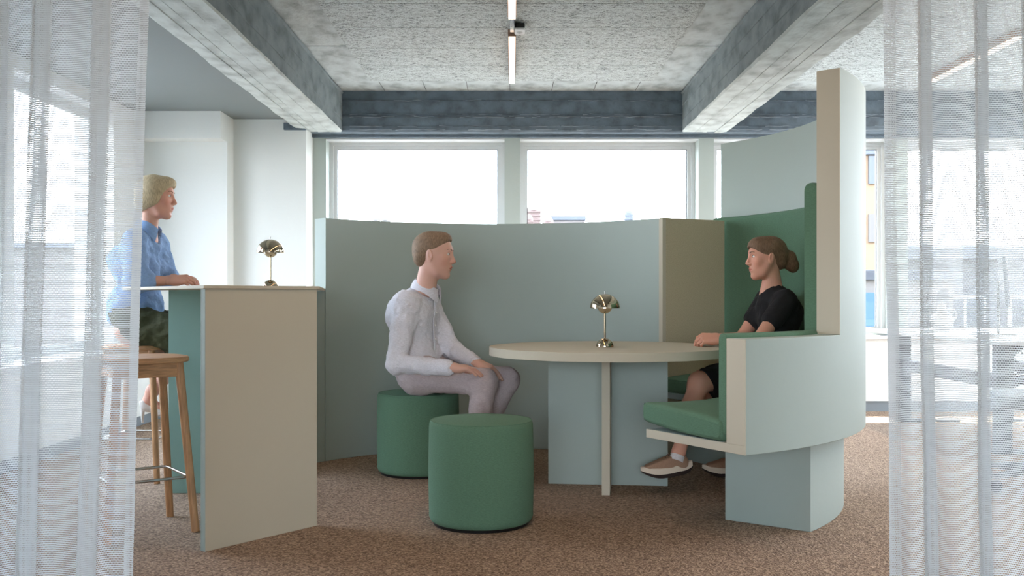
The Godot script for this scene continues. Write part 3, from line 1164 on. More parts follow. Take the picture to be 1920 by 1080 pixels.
func edge_side(a: Vector2, b: Vector2, t: float) -> float:
	# sign so that the slab lies towards the camera (larger z)
	var d := (b - a).normalized()
	return t if Vector2(d.y, -d.x).y > 0 else -t

func arm_poly() -> PackedVector2Array:
	var p := arc(BX, BD, R_OUT, -61.65, -39.9, 24)
	p[0] = P(0.910, 3.794)
	var q := arc(BX, BD, R_IN, -39.9, -62.1, 24)
	q[24] = P(0.855, 3.874)
	p.append_array(q)
	return p

func seat_inner(t: float) -> float:
	return lerpf(1.147, 1.02, t)

func seat_poly(over: float, r_out: float) -> PackedVector2Array:
	var p := PackedVector2Array()
	var k := 56
	for i in k + 1:
		var t := float(i) / k
		var a := deg_to_rad(lerpf(-62.1, 36.0, t))
		p.append(P(BX + r_out * cos(a), BD + r_out * sin(a)))
	p[0] = P(0.862, 3.869)
	for i in k + 1:
		var t := 1.0 - float(i) / k
		var a := deg_to_rad(lerpf(-64.05, 36.0, t))
		var r := seat_inner(t) - over
		p.append(P(BX + r * cos(a), BD + r * sin(a)))
	p[p.size() - 1] = P(0.5935, 4.2815)
	return p

func cushion_at(t: float, q: Vector2) -> Vector3:
	# q: (across 0 back .. 1 front, height 0..1)
	var a0 := deg_to_rad(lerpf(-62.6, 35.4, t))
	var a1 := deg_to_rad(lerpf(-64.4, 35.4, t))
	var r0 := R_IN - 0.012
	var r1 := seat_inner(t) - 0.028
	var r := lerpf(r0, r1, q.x)
	var a := lerpf(a0, a1, q.x)
	# the near front corner curls up off the shelf
	var lift: float = 0.030 * pow(q.x, 2.2) * exp(-t * 5.0)
	var soft: float = 0.016 * sin(PI * clampf(q.x, 0, 1)) * q.y
	# the sitter's weight
	var sit: float = -0.02 * exp(-pow((t - 0.62) / 0.12, 2.0)) * sin(PI * clampf(q.x, 0, 1)) * q.y
	var thick := 0.088
	return Vector3(BX + r * cos(a), 0.4285 + lift + q.y * thick + soft + sit, -(BD + r * sin(a)))

func cushion_prof(k := 5) -> PackedVector2Array:
	var sx := 1.0 / 0.47
	var sy := 1.0 / 0.088
	var p := round_rect(0.0, 0.0, 0.47, 0.088, 0.022, k)
	var dense := PackedVector2Array()
	for i in p.size():
		var a := p[i]
		var b := p[(i + 1) % p.size()]
		var m := maxi(1, int(a.distance_to(b) / 0.05))
		for j in m:
			var q := a.lerp(b, float(j) / m)
			dense.append(Vector2(q.x * sx, q.y * sy))
	return dense

func seat_cushion(mb: MB) -> void:
	var prof := cushion_prof()
	var c := prof.size()
	var ts := [0.0, 0.0015, 0.004, 0.008]
	for i in 64: ts.append(lerpf(0.014, 0.986, i / 63.0))
	ts.append_array([0.992, 0.996, 0.9985, 1.0])
	var rows := []
	for t in ts:
		var e: float = minf(t, 1.0 - t)
		var s: float = clampf(e / 0.014, 0.0, 1.0)
		var ins: float = 1.0 - sqrt(maxf(0.0, 1.0 - (1.0 - s) * (1.0 - s)))
		var row := []
		for q in prof:
			row.append(cushion_at(t, Vector2(lerpf(q.x, 0.5 + (q.x - 0.5) * 0.96, ins), lerpf(q.y, 0.5 + (q.y - 0.5) * 0.62, ins))))
		rows.append(row)
	loft(mb, rows, true, true)

func seat_piping(mb: MB) -> void:
	for y in [0.10, 0.90]:
		var pts := []
		for i in 40: pts.append(cushion_at(lerpf(0.006, 0.994, i / 39.0), Vector2(0.9975, y)))
		tube(mb, pts, 0.0028, -1, 6)
		pts = []
		for i in 14: pts.append(cushion_at(0.0018, Vector2(0.04 + 0.94 * i / 13.0, lerpf(y, 0.5, 0.12))))
		tube(mb, pts, 0.0028, -1, 6)

# skin over rows of points; closed round each row, capped at the ends
func loft(mb: MB, rows: Array, closed: bool, caps: bool) -> void:
	var k := rows.size()
	var c: int = rows[0].size()
	var nrm := []
	for i in k:
		var r := []
		for j in c:
			var u: Vector3 = rows[mini(i + 1, k - 1)][j] - rows[maxi(i - 1, 0)][j]
			var j0 := (j + c - 1) % c if closed else maxi(j - 1, 0)
			var j1 := (j + 1) % c if closed else mini(j + 1, c - 1)
			var w: Vector3 = rows[i][j1] - rows[i][j0]
			r.append(w.cross(u).normalized())
		nrm.append(r)
	var sgn := 1.0
	if closed:
		var mid := k / 2
		var mc := Vector3.ZERO
		for j in c: mc += rows[mid][j] / c
		var s := 0.0
		for j in c: s += (rows[mid][j] - mc).dot(nrm[mid][j])
		sgn = 1.0 if s > 0 else -1.0
	for i in k - 1:
		for j in (c if closed else c - 1):
			var jj := (j + 1) % c
			mb.quad(rows[i][j], rows[i][jj], rows[i + 1][jj], rows[i + 1][j], nrm[i][j] * sgn, nrm[i][jj] * sgn, nrm[i + 1][jj] * sgn, nrm[i + 1][j] * sgn)
	if caps:
		for e in 2:
			var row: Array = rows[0] if e == 0 else rows[k - 1]
			var other: Array = rows[1] if e == 0 else rows[k - 2]
			var mm := Vector3.ZERO
			var mo := Vector3.ZERO
			for q in row: mm += q / c
			for q in rows[mini(3, k - 1)] if e == 0 else rows[maxi(k - 4, 0)]: mo += q / c
			var nn := (mm - mo).normalized()
			for j in c:
				mb.tri(mm, row[j], row[(j + 1) % c], nn, nn, nn)

# ---------------------------------------------------------------- curved screen
func screen() -> void:
	var o := thing("curved_screen", "chest high curved sage green screen wall behind the seated man and round table", "screen", W(-0.1, 0, 6.4))
	var mb := MB.new()
	var p := arc(-0.109, 5.151, 1.302, 37.0, 142.1, 72)
	p.append_array(arc(-0.109, 5.151, 1.400, 142.1, 37.0, 72))
	prism(mb, p, 0.0, 1.485, 0.003, 2)
	var w := putw("panel", mb, M.sage, o)
	# joint where the flat run towards the bar begins
	mb = MB.new()
	prism(mb, slab2(P(-1.142, 5.953), P(-1.40, 5.60), 0.05 if slab2(P(-1.142, 5.953), P(-1.40, 5.60), 1.0)[2].x < -1.3 else -0.05), 0.0, 1.038, 0.002)
	putw("wing_panel", mb, M.sage, o)

# ---------------------------------------------------------------- table
func round_table() -> void:
	var o := thing("round_table", "round putty topped table on a cross of two sage panels", "table", W(0.51, 0, 5.2))
	var mb := MB.new()
	var p := PackedVector2Array()
	for i in 120:
		var a := TAU * i / 120
		p.append(P(0.51 + 0.632 * cos(a), 5.205 + 0.60 * sin(a)))
	prism(mb, p, 0.696, 0.741, 0.002, 2)
	putw("tabletop", mb, M.putty, o)
	mb = MB.new()
	prism(mb, slab2(P(0.195, 5.247), P(0.827, 5.181), edge_side(P(0.195, 5.247), P(0.827, 5.181), -0.036)), 0.0, 0.696, 0.0015)
	putw("panel_leg", mb, M.sage, o)
	mb = MB.new()
	prism(mb, slab2(P(0.4545, 4.941), P(0.490, 5.215), 0.041 if slab2(P(0.4545, 4.941), P(0.490, 5.215), 1.0)[2].x > 0.5 else -0.041), 0.0, 0.696, 0.0015)
	prism(mb, slab2(P(0.495, 5.25), P(0.53, 5.50), 0.041), 0.0, 0.696, 0.0015)
	putw("panel_leg", mb, M.putty, o)

# ---------------------------------------------------------------- poufs
func pouf(x: float, d: float, label: String) -> void:
	var o := thing("pouf", label, "pouf", W(x, 0, d))
	var r := 0.232
	var mb := MB.new()
	var prof := [Vector2(0, 0.012), Vector2(r - 0.018, 0.012), Vector2(r - 0.006, 0.02), Vector2(r, 0.035)]
	for i in 8: prof.append(Vector2(r + 0.003 * sin(PI * i / 7.0), 0.05 + 0.38 * i / 7.0))
	prof.append_array([Vector2(r - 0.001, 0.444), Vector2(r - 0.004, 0.452), Vector2(r - 0.010, 0.457)])
	for i in 10:
		var t := i / 9.0
		prof.append(Vector2((r - 0.014) * (1.0 - t), 0.458 + 0.016 * sin(t * PI / 2)))
	lathe(mb, prof, 72)
	put("cover", mb, M.green, o)
	mb = MB.new()
	var ringp := []
	for i in 73: ringp.append(Vector3(cos(TAU * i / 72), 0, sin(TAU * i / 72)) * (r - 0.009) + Vector3(0, 0.456, 0))
	tube(mb, ringp, 0.003, -1, 6, false)
	put("seam", mb, M.green, o)
	mb = MB.new()
	lathe(mb, [Vector2(0, 0), Vector2(r - 0.02, 0), Vector2(r - 0.016, 0.014), Vector2(0, 0.014)], 48)
	put("foot_ring", mb, M.dark, o)

func poufs() -> void:
	pouf(-0.138, 4.362, "round dark green fabric pouf standing empty in front on the carpet")
	pouf(-0.537, 5.587, "round dark green fabric pouf under the seated man by the curved screen")

# ---------------------------------------------------------------- bar counter
func bar() -> void:
	var o := thing("bar_counter", "tall bar counter with a thin putty top on upright putty and teal panels", "counter", W(-1.3, 0, 4.6))
	var mb := MB.new()
	var top := PackedVector2Array([P(-0.846, 4.29), P(-1.212, 3.838), P(-1.985, 4.97), P(-1.89, 5.14), P(-1.84, 5.6), P(-1.60, 5.95), P(-1.15, 5.97), P(-1.138, 5.94)])
	prism(mb, top, 1.040, 1.0535, 0.0015)
	putw("countertop", mb, M.putty, o)
	mb = MB.new()
	var a := P(-1.211, 3.856)
	var b := P(-0.858, 4.290)
	prism(mb, slab2(a, b, edge_side(a, b, -0.026)), 0.0, 1.040, 0.0015)
	var f := putw("front_panel", mb, M.putty, o)
	# the panel's back and end are sage
	mb = MB.new()
	var d := (b - a).normalized()
	var q := Vector2(d.y, -d.x)
	if q.y > 0: q = -q
	prism(mb, slab2(a + q * 0.026 - d * 0.002, b + q * 0.026, edge_side(a, b, -0.004)), 0.0, 1.040, 0.001)
	prism(mb, PackedVector2Array([a + q * 0.001 - d * 0.0015, a + q * 0.03 - d * 0.0015, a + q * 0.03 + d * 0.001, a + q * 0.001 + d * 0.001]), 0.0, 1.039)
	putw("panel_back", mb, M.sage, f)
	mb = MB.new()
	box(mb, -1.757, 0.0, 4.993, -1.25, 1.040, 5.03, 0.0015)
	putw("cross_panel", mb, M.teal, o)

# ---------------------------------------------------------------- bar stools, built round their own centre
func stool(called: String, label: String, x: float, d: float, turn: float, h: float) -> void:
	var o := thing(called, label, "stool", W(x, 0, d), turn, "oak bar stools at the counter")
	var mb := MB.new()
	# seat: a soft square with a dished top
	var p := PackedVector2Array()
	for i in 64:
		var a := TAU * i / 64
		var c := cos(a)
		var s := sin(a)
		var e := 2.6
		p.append(Vector2(signf(c) * pow(absf(c), 2.0 / e) * 0.192, signf(s) * pow(absf(s), 2.0 / e) * 0.192))
	prism(mb, p, h - 0.024, h, 0.008, 4)
	put("seat", mb, M.oak_flat, o)
	var top := 0.125
	var foot := 0.18
	for s in [[1, 1], [1, -1], [-1, 1], [-1, -1]]:
		mb = MB.new()
		var a := Vector3(s[0] * top, h - 0.02, s[1] * top)
		var b := Vector3(s[0] * foot, 0.0, s[1] * foot)
		tube(mb, [a, a.lerp(b, 0.5), a.lerp(b, 0.985), b], 0.0185, 0.0165, 16)
		put("leg", mb, M.oak, o)
	for s in [[1, 0], [-1, 0], [0, 1], [0, -1]]:
		mb = MB.new()
		var tt := top + 0.005
		if s[0] != 0: box(mb, s[0] * tt - 0.009, h - 0.085, -tt, s[0] * tt + 0.009, h - 0.024, tt, 0.002)
		else: box(mb, -tt, h - 0.085, s[1] * tt - 0.009, tt, h - 0.024, s[1] * tt + 0.009, 0.002)
		put("apron", mb, M.oak_flat if s[0] == 0 else M.oak_deep, o)
	mb = MB.new()
	var f := lerpf(foot, top, 0.235 / (h - 0.02)) - 0.004
	var pts := []
	var cs := round_poly(PackedVector2Array([Vector2(f, f), Vector2(-f, f), Vector2(-f, -f), Vector2(f, -f)]), 0.03, 5)
	for c in cs: pts.append(Vector3(c.x, 0.235, c.y))
	pts.append(pts[0])
	tube(mb, pts, 0.0065, -1, 10, false)
	put("footrest", mb, M.steel, o)

func stools() -> void:
	# leg directions: first stool's right front leg points to (0.251, -0.04)
	stool("bar_stool", "oak bar stool with steel footrest ring, empty, nearest the curtain", -1.608, 4.225, deg_to_rad(36.0), 0.75)
	stool("bar_stool", "oak bar stool with steel footrest ring under the woman in blue", -2.075, 5.44, deg_to_rad(-4.0), 0.74)

# ---------------------------------------------------------------- mushroom table lamps
func table_lamp(label: String, x: float, y: float, d: float) -> void:
	var o := thing("table_lamp", label, "lamp", W(x, y, d), 0.0, "shiny dome shaded table lamps")
	var mb := MB.new()
	var prof := [Vector2(0.0, 0.001), Vector2(0.046, 0.001)]
	for i in 11:
		var t := PI / 2 * i / 10
		prof.append(Vector2(maxf(0.046 * cos(t), 0.006), 0.004 + 0.044 * sin(t)))
	lathe(mb, prof, 48)
	put("base", mb, M.chrome, o)
	mb = MB.new()
	lathe(mb, [Vector2(0.0055, 0.044), Vector2(0.0055, 0.185), Vector2(0.0, 0.185)], 20)
	put("stem", mb, M.chrome, o)
	# lower bowl
	mb = MB.new()
	prof = [Vector2(0.004, 0.176)]
	for i in 10:
		var t := PI / 2 * (i + 1) / 10
		prof.append(Vector2(0.0395 * sin(t), 0.215 - 0.039 * cos(t)))
	prof.append(Vector2(0.037, 0.216))
	lathe(mb, prof, 48)
	put("bowl", mb, M.chrome, o)
	# upper dome shade, open below
	mb = MB.new()
	prof = [Vector2(0.0765, 0.2035), Vector2(0.0785, 0.204)]
	for i in 17:
		var t := PI / 2 * i / 16
		prof.append(Vector2(0.0785 * cos(t), 0.2045 + 0.0755 * sin(t)))
	lathe(mb, prof, 56)
	prof = []
	for i in 13:
		var t := PI / 2 * i / 12
		prof.append(Vector2(0.0765 * cos(t), 0.2035 + 0.074 * sin(t)))
	prof.reverse()
	lathe(mb, prof, 56)
	var sh := put("shade", mb, M.chrome, o)
	mb = MB.new()
	lathe(mb, [Vector2(0.0025, 0.279), Vector2(0.0025, 0.291), Vector2(0.0035, 0.2915), Vector2(0.003, 0.2945), Vector2(0.0, 0.295)], 14)
	put("finial", mb, M.steel, sh)

func table_lamps() -> void:
	table_lamp("shiny dome shaded table lamp on the round table", 0.488, 0.741, 5.13)
	table_lamp("shiny dome shaded table lamp on the bar counter", -1.386, 1.0535, 5.60)

# ---------------------------------------------------------------- curtains
# pleats: [x of the band's left edge, its right edge] from left to right; the cloth doubles back across each band
func curtain(label: String, x0: float, x1: float, bands: Array, lean: Array, seed_: int, hem_left: bool, hem_right: bool) -> void:
	var o := thing("curtain", label, "curtain", W((x0 + x1) / 2, 0, 2.9), 0.0, "white net curtains framing the view")
	var f := FastNoiseLite.new()
	f.seed = seed_
	f.frequency = 0.9
	# plan path at the head: points (x, depth offset)
	var path := PackedVector2Array()
	var x := x0
	var i := 0
	for b in bands:
		var k := 14
		for j in k:
			var t := float(j) / k
			var xx := lerpf(x, b[1], t)
			path.append(Vector2(xx, 0.030 * sin(PI * t) - 0.010 * sin(TAU * t + i)))
		# back behind, then forward again
		for j in 9:
			var t := j / 8.0
			var a := PI * t
			path.append(Vector2(b[1] + 0.006 * sin(a), -0.007 + 0.007 * cos(a)))
		for j in 6:
			path.append(Vector2(lerpf(b[1], b[0], (j + 1) / 6.0), -0.014 - 0.003 * sin(PI * j / 6.0)))
		for j in 9:
			var a := PI * j / 8.0
			path.append(Vector2(b[0] - 0.006 * sin(a), -0.021 + 0.007 * cos(a)))
		x = b[0]
		i += 1
	for j in 15:
		var t := j / 14.0
		path.append(Vector2(lerpf(x, x1, t), -0.028 + 0.03 * sin(PI * t) + 0.028 * t))
	var c := path.size()
	var len := PackedFloat32Array([0.0])
	for j in range(1, c): len.append(len[j - 1] + path[j].distance_to(path[j - 1]))
	var y0 := 0.012
	var y1 := H_CEIL - 0.03
	var ks := 44
	var rows := []
	for r in ks + 1:
		var y := lerpf(y0, y1, float(r) / ks)
		var row := []
		var low := 1.0 - y / y1
		for j in c:
			var u := (path[j].x - x0) / (x1 - x0)
			var sway: float = lerpf(lean[0], lean[1], u) * (1.906 - y) / 1.706
			var dx := sway + 0.006 * f.get_noise_2d(path[j].x * 4.0, y * 0.8) * (0.3 + low)
			var dz := path[j].y * (0.85 + 0.5 * low) + 0.010 * f.get_noise_2d(path[j].x * 5.0 + 50.0, y * 0.7) * (0.3 + low)
			row.append(Vector3(path[j].x + dx, y, -(2.9 + dz)))
		rows.append(row)
	var mb := MB.new()
	mb.has_uv = true
	var pu := 0.0165   # four holes
	var pv := 0.0130   # two rows
	for r in ks:
		for j in c - 1:
			var A: Vector3 = rows[r][j]
			var B: Vector3 = rows[r][j + 1]
			var C: Vector3 = rows[r + 1][j + 1]
			var D: Vector3 = rows[r + 1][j]
			var va := lerpf(y0, y1, float(r) / ks) / pv
			var vb := lerpf(y0, y1, float(r + 1) / ks) / pv
			var q := [[A, len[j] / pu, va], [B, len[j + 1] / pu, va], [C, len[j + 1] / pu, vb], [D, len[j] / pu, vb]]
			var nn := (B - A).cross(D - A).normalized()
			for t in [[0, 2, 1], [0, 3, 2]]:
				for m in t:
					mb.v.append(q[m][0])
					mb.n.append(nn)
					mb.uv.append(Vector2(q[m][1], -q[m][2]))
	# smooth the normals across the cloth
	smooth_normals(mb)
	put_at(o, "cloth", mb, M.net)
	for side in [hem_left, hem_right]:
		pass
	if hem_left or hem_right:
		# turned side hem: a narrow second layer of the net
		mb = MB.new()
		mb.has_uv = true
		for r in ks:
			var q := []
			for rr in [r, r + 1]:
				var e: Vector3 = rows[rr][c - 1] if hem_right else rows[rr][0]
				var g: Vector3 = e + Vector3(-0.026 if hem_right else 0.034, 0, 0)
				q.append([e + Vector3(0, 0, 0.003), lerpf(y0, y1, float(rr) / ks) / pv + 0.23, 0.1])
				q.append([g + Vector3(0, 0, 0.006), lerpf(y0, y1, float(rr) / ks) / pv + 0.23, 0.1 + 0.03 / pu])
			for t in ([[0, 1, 3], [0, 3, 2]] if hem_right else [[0, 3, 1], [0, 2, 3]]):
				for m in t:
					mb.v.append(q[m][0]); mb.n.append(Vector3(0, 0, 1)); mb.uv.append(Vector2(q[m][2], -q[m][1]))
		put_at(o, "side_hem", mb, M.net)
	mb = MB.new()
	box(mb, minf(x0, x1) - 0.1, H_CEIL - 0.03, 2.86, maxf(x0, x1) + 0.1, H_CEIL, 2.94, 0.003)
	putw("rail", mb, M.white_frame, o)

func put_at(o: Node3D, called: String, mb: MB, m: Material) -> MeshInstance3D:
	return putw(called, mb, m, o)

func smooth_normals(mb: MB) -> void:
	var acc := {}
	for i in mb.v.size():
		var k := Vector3i((mb.v[i] * 10000.0).round())
		acc[k] = acc.get(k, Vector3.ZERO) + mb.n[i]
	for i in mb.v.size():
		mb.n[i] = (acc[Vector3i((mb.v[i] * 10000.0).round())] as Vector3).normalized()

func curtains() -> void:
	# 631 px per metre at 2.9 m
	curtain("white net curtain hanging on the left in front of the bar stool", -2.98, -1.078, [[-2.86, -2.82], [-2.69, -2.65], [-2.5, -2.46], [-2.33, -2.29], [-2.16, -2.125], [-1.99, -1.955], [-1.83, -1.79], [-1.675, -1.635], [-1.515, -1.495], [-1.41, -1.371], [-1.228, -1.192]], [-0.03, -0.048], 3, false, true)
	curtain("white net curtain hanging on the right in front of the office desks", 1.101, 3.0, [[1.201, 1.236], [1.368, 1.402], [1.513, 1.55], [1.70, 1.735], [1.86, 1.90], [2.03, 2.07], [2.2, 2.235], [2.37, 2.41], [2.54, 2.58], [2.71, 2.75], [2.86, 2.9]], [0.02, 0.0], 7, true, false)

# ---------------------------------------------------------------- office beyond the right curtain, low cabinet on the left
func desk(x0: float, d0: float, x1: float, d1: float, label: String) -> void:
	var o := thing("desk", label, "desk", W((x0 + x1) / 2, 0, (d0 + d1) / 2))
	var mb := MB.new()
	prism(mb, rect2(x0, d0, x1, d1, 0.01, 3), 0.715, 0.74, 0.003)
	putw("desktop", mb, M.white_gloss, o)
	var xc := x0 + 0.26
	for d in [d0 + 0.5, d1 - 0.12]:
		mb = MB.new()
		box(mb, xc - 0.05, 0.02, d - 0.035, xc + 0.05, 0.70, d + 0.035, 0.006)
		var leg := putw("leg", mb, M.desk_leg, o)
		mb = MB.new()
		box(mb, xc - 0.06, 0.0, d - 0.04, x1 - 0.1, 0.022, d + 0.04, 0.005)
		putw("foot", mb, M.desk_leg, leg)
		mb = MB.new()
		box(mb, xc - 0.03, 0.69, d - 0.03, x1 - 0.1, 0.715, d + 0.03, 0.003)
		putw("bracket", mb, M.desk_leg, leg)
	mb = MB.new()
	box(mb, xc - 0.03, 0.41, d0 + 0.5, xc + 0.03, 0.50, d1 - 0.12, 0.004)
	putw("crossbar", mb, M.desk_leg, o)

func monitor(x: float, d: float, turn: float, w: float, label: String) -> void:
	var o := thing("monitor", label, "monitor", W(x, 0.74, d), turn)
	var mb := MB.new()
	obox(mb, Transform3D(Basis(Vector3.RIGHT, -0.06), Vector3(0, 0.36, 0)), Vector3(w, 0.35, 0.022), 0.006)
	var s := put("screen", mb, M.grey_shell, o)
	mb = MB.new()
	obox(mb, Transform3D(Basis(Vector3.RIGHT, -0.06), Vector3(0, 0.36, 0.0125)), Vector3(w - 0.02, 0.33, 0.002))
	put("display", mb, M.dark, s)
	mb = MB.new()
	obox(mb, Transform3D(Basis.IDENTITY, Vector3(0, 0.19, -0.05)), Vector3(0.05, 0.36, 0.02), 0.004)
	put("stand", mb, M.steel, o)
	mb = MB.new()
	obox(mb, Transform3D(Basis.IDENTITY, Vector3(0, 0.006, -0.02)), Vector3(0.22, 0.012, 0.17), 0.004)
	put("base", mb, M.steel, o)

func office_chair(x: float, d: float, turn: float, label: String) -> void:
	var o := thing("office_chair", label, "chair", W(x, 0, d), turn)
	var mb := MB.new()
	for k in 5:
		var a := TAU * k / 5 + 0.3
		mb = MB.new()
		var e := Vector3(cos(a) * 0.31, 0.085, sin(a) * 0.31)
		tube(mb, [Vector3(0, 0.13, 0), e * 0.5 + Vector3(0, 0.055, 0), e], 0.026, 0.016, 10)
		put("spoke", mb, M.desk_leg, o)
		mb = MB.new()
		var t := Basis(Vector3.UP, -a)
		lathe(mb, [Vector2(0, -0.02), Vector2(0.026, -0.02), Vector2(0.032, -0.012), Vector2(0.032, 0.012), Vector2(0.026, 0.02), Vector2(0, 0.02)], 18, Transform3D(t * Basis(Vector3.RIGHT, PI / 2), e + Vector3(0.0, -0.052, 0)))
		put("caster", mb, M.dark, o)
	mb = MB.new()
	lathe(mb, [Vector2(0.0, 0.09), Vector2(0.035, 0.09), Vector2(0.035, 0.2), Vector2(0.018, 0.2), Vector2(0.018, 0.43), Vector2(0, 0.43)], 18)
	put("column", mb, M.steel, o)
	mb = MB.new()
	prism(mb, rect2(-0.24, -0.24, 0.24, 0.24, 0.1, 6), 0.43, 0.50, 0.02, 3)
	put("seat", mb, M.chair_grey, o)
	mb = MB.new()
	var rows := []
	for i in 15:
		var t := i / 14.0
		var y := 0.56 + 0.52 * t
		var w: float = 0.235 * (1.0 - 0.12 * t) * sqrt(maxf(0.05, 1.0 - pow(absf(t - 0.5) * 2.0, 6.0)))
		var row := []
		for side in [1, -1]:
			for j in 9:
				var u: float = (j / 4.0 - 1.0) * side
				row.append(Vector3(u * w, y, 0.25 + 0.03 * t - 0.05 * u * u + side * 0.012))
		rows.append(row)
	loft(mb, rows, true, true)
	put("backrest", mb, M.chair_grey, o)
	mb = MB.new()
	tube(mb, [Vector3(0, 0.44, 0.16), Vector3(0, 0.5, 0.28), Vector3(0, 0.7, 0.285)], 0.022, 0.016, 10)
	put("back_stay", mb, M.desk_leg, o)

func office() -> void:
	M.desk_leg = mat(Color(0.40, 0.43, 0.45), 0.5)
	M.grey_shell = mat(Color(0.62, 0.65, 0.68), 0.4)
	M.chair_grey = mat(Color(0.55, 0.58, 0.60), 0.8)
	desk(2.88, 5.75, 3.68, 7.95, "white topped desk on grey column legs right of the booth, seen end on")
	desk(3.70, 5.75, 4.40, 7.95, "white topped desk on grey column legs, second from the booth")
	monitor(3.42, 6.75, deg_to_rad(62.0), 0.56, "thin grey monitor standing on the desk nearest the booth")
	monitor(4.05, 6.6, deg_to_rad(-120.0), 0.56, "thin grey monitor standing on the second desk")
	office_chair(2.78, 5.10, deg_to_rad(70.0), "grey swivel office chair on castors at the near end of the desk")
	office_chair(4.72, 6.3, deg_to_rad(100.0), "grey swivel office chair beyond the second desk")
	# carafe
	var o := thing("water_carafe", "round white water jug standing on the desk by the window", "jug", W(3.28, 0.74, 7.45))
	var mb := MB.new()
	lathe(mb, [Vector2(0, 0.0), Vector2(0.05, 0.0), Vector2(0.075, 0.03), Vector2(0.082, 0.08), Vector2(0.07, 0.12), Vector2(0.04, 0.145), Vector2(0.03, 0.17), Vector2(0.034, 0.19), Vector2(0.0, 0.19)], 28)
	put("body", mb, M.white_gloss, o)
	mb = MB.new()
	lathe(mb, [Vector2(0, 0.19), Vector2(0.03, 0.19), Vector2(0.026, 0.205), Vector2(0.01, 0.21), Vector2(0.012, 0.225), Vector2(0, 0.23)], 20)
	put("lid", mb, M.white_gloss, o)
	mb = MB.new()
	tube(mb, [Vector3(0.036, 0.165, 0), Vector3(0.095, 0.17, 0), Vector3(0.115, 0.12, 0), Vector3(0.08, 0.06, 0)], 0.008, -1, 8)
	put("handle", mb, M.white_gloss, o)
	# papers and a keyboard on the desk
	o = thing("keyboard", "slim white keyboard lying on the desk nearest the booth", "keyboard", W(3.12, 0.74, 6.45), deg_to_rad(70))
	mb = MB.new()
	obox(mb, Transform3D(Basis.IDENTITY, Vector3(0, 0.008, 0)), Vector3(0.42, 0.016, 0.13), 0.004)
	put("body", mb, M.white_gloss, o)
	mb = MB.new()
	for r in 4:
		for k in 14:
			obox(mb, Transform3D(Basis.IDENTITY, Vector3(-0.19 + k * 0.029, 0.0185, -0.045 + r * 0.03)), Vector3(0.024, 0.005, 0.024))
	var keys := put("keys", mb, M.grey_shell, o)
	keys.set_meta("kind", "stuff")
	o = thing("paper_stack", "loose white papers lying at the left edge of the desk by the booth", "papers", W(3.02, 0.74, 7.3), 0.3)
	for k in 4:
		mb = MB.new()
		obox(mb, Transform3D(Basis(Vector3.UP, 0.13 * k - 0.2), Vector3(0.01 * k, 0.002 + 0.0022 * k, 0)), Vector3(0.21, 0.002, 0.297))
		put("sheet", mb, M.white_wall, o)
	# cable snake under the desk
	o = thing("cable_bundle", "tangled black cables in a ribbed sleeve hanging under the desk", "cables", W(3.46, 0.35, 6.75))
	mb = MB.new()
	var spine := []
	for k in 22:
		spine.append(Vector3(0.03 * sin(k * 0.5), 0.36 - 0.017 * k, 0.04 * cos(k * 0.4)))
	for k in spine.size() - 1:
		var c: Vector3 = spine[k]
		var b := Basis(Vector3.UP, k * 0.7) * Basis(Vector3.RIGHT, 0.15)
		obox(mb, Transform3D(b, c), Vector3(0.085, 0.012, 0.06), 0.003)
	put("sleeve", mb, M.dark, o)
	var rng := RandomNumberGenerator.new()
	rng.seed = 4
	for k in 7:
		mb = MB.new()
		var pts := []
		var a := Vector3(rng.randf_range(-0.2, 0.1), 0.35, rng.randf_range(-0.3, 0.5))
		var e: Vector3 = spine[rng.randi_range(0, 8)]
		for j in 13:
			var t := j / 12.0
			pts.append(a.lerp(e, t) + Vector3(0.02 * sin(t * 9.0 + k), -0.10 * sin(PI * t), 0.02 * cos(t * 8.0 + k)))
		tube(mb, pts, 0.0035, -1, 6)
		put("cable", mb, M.dark, o)

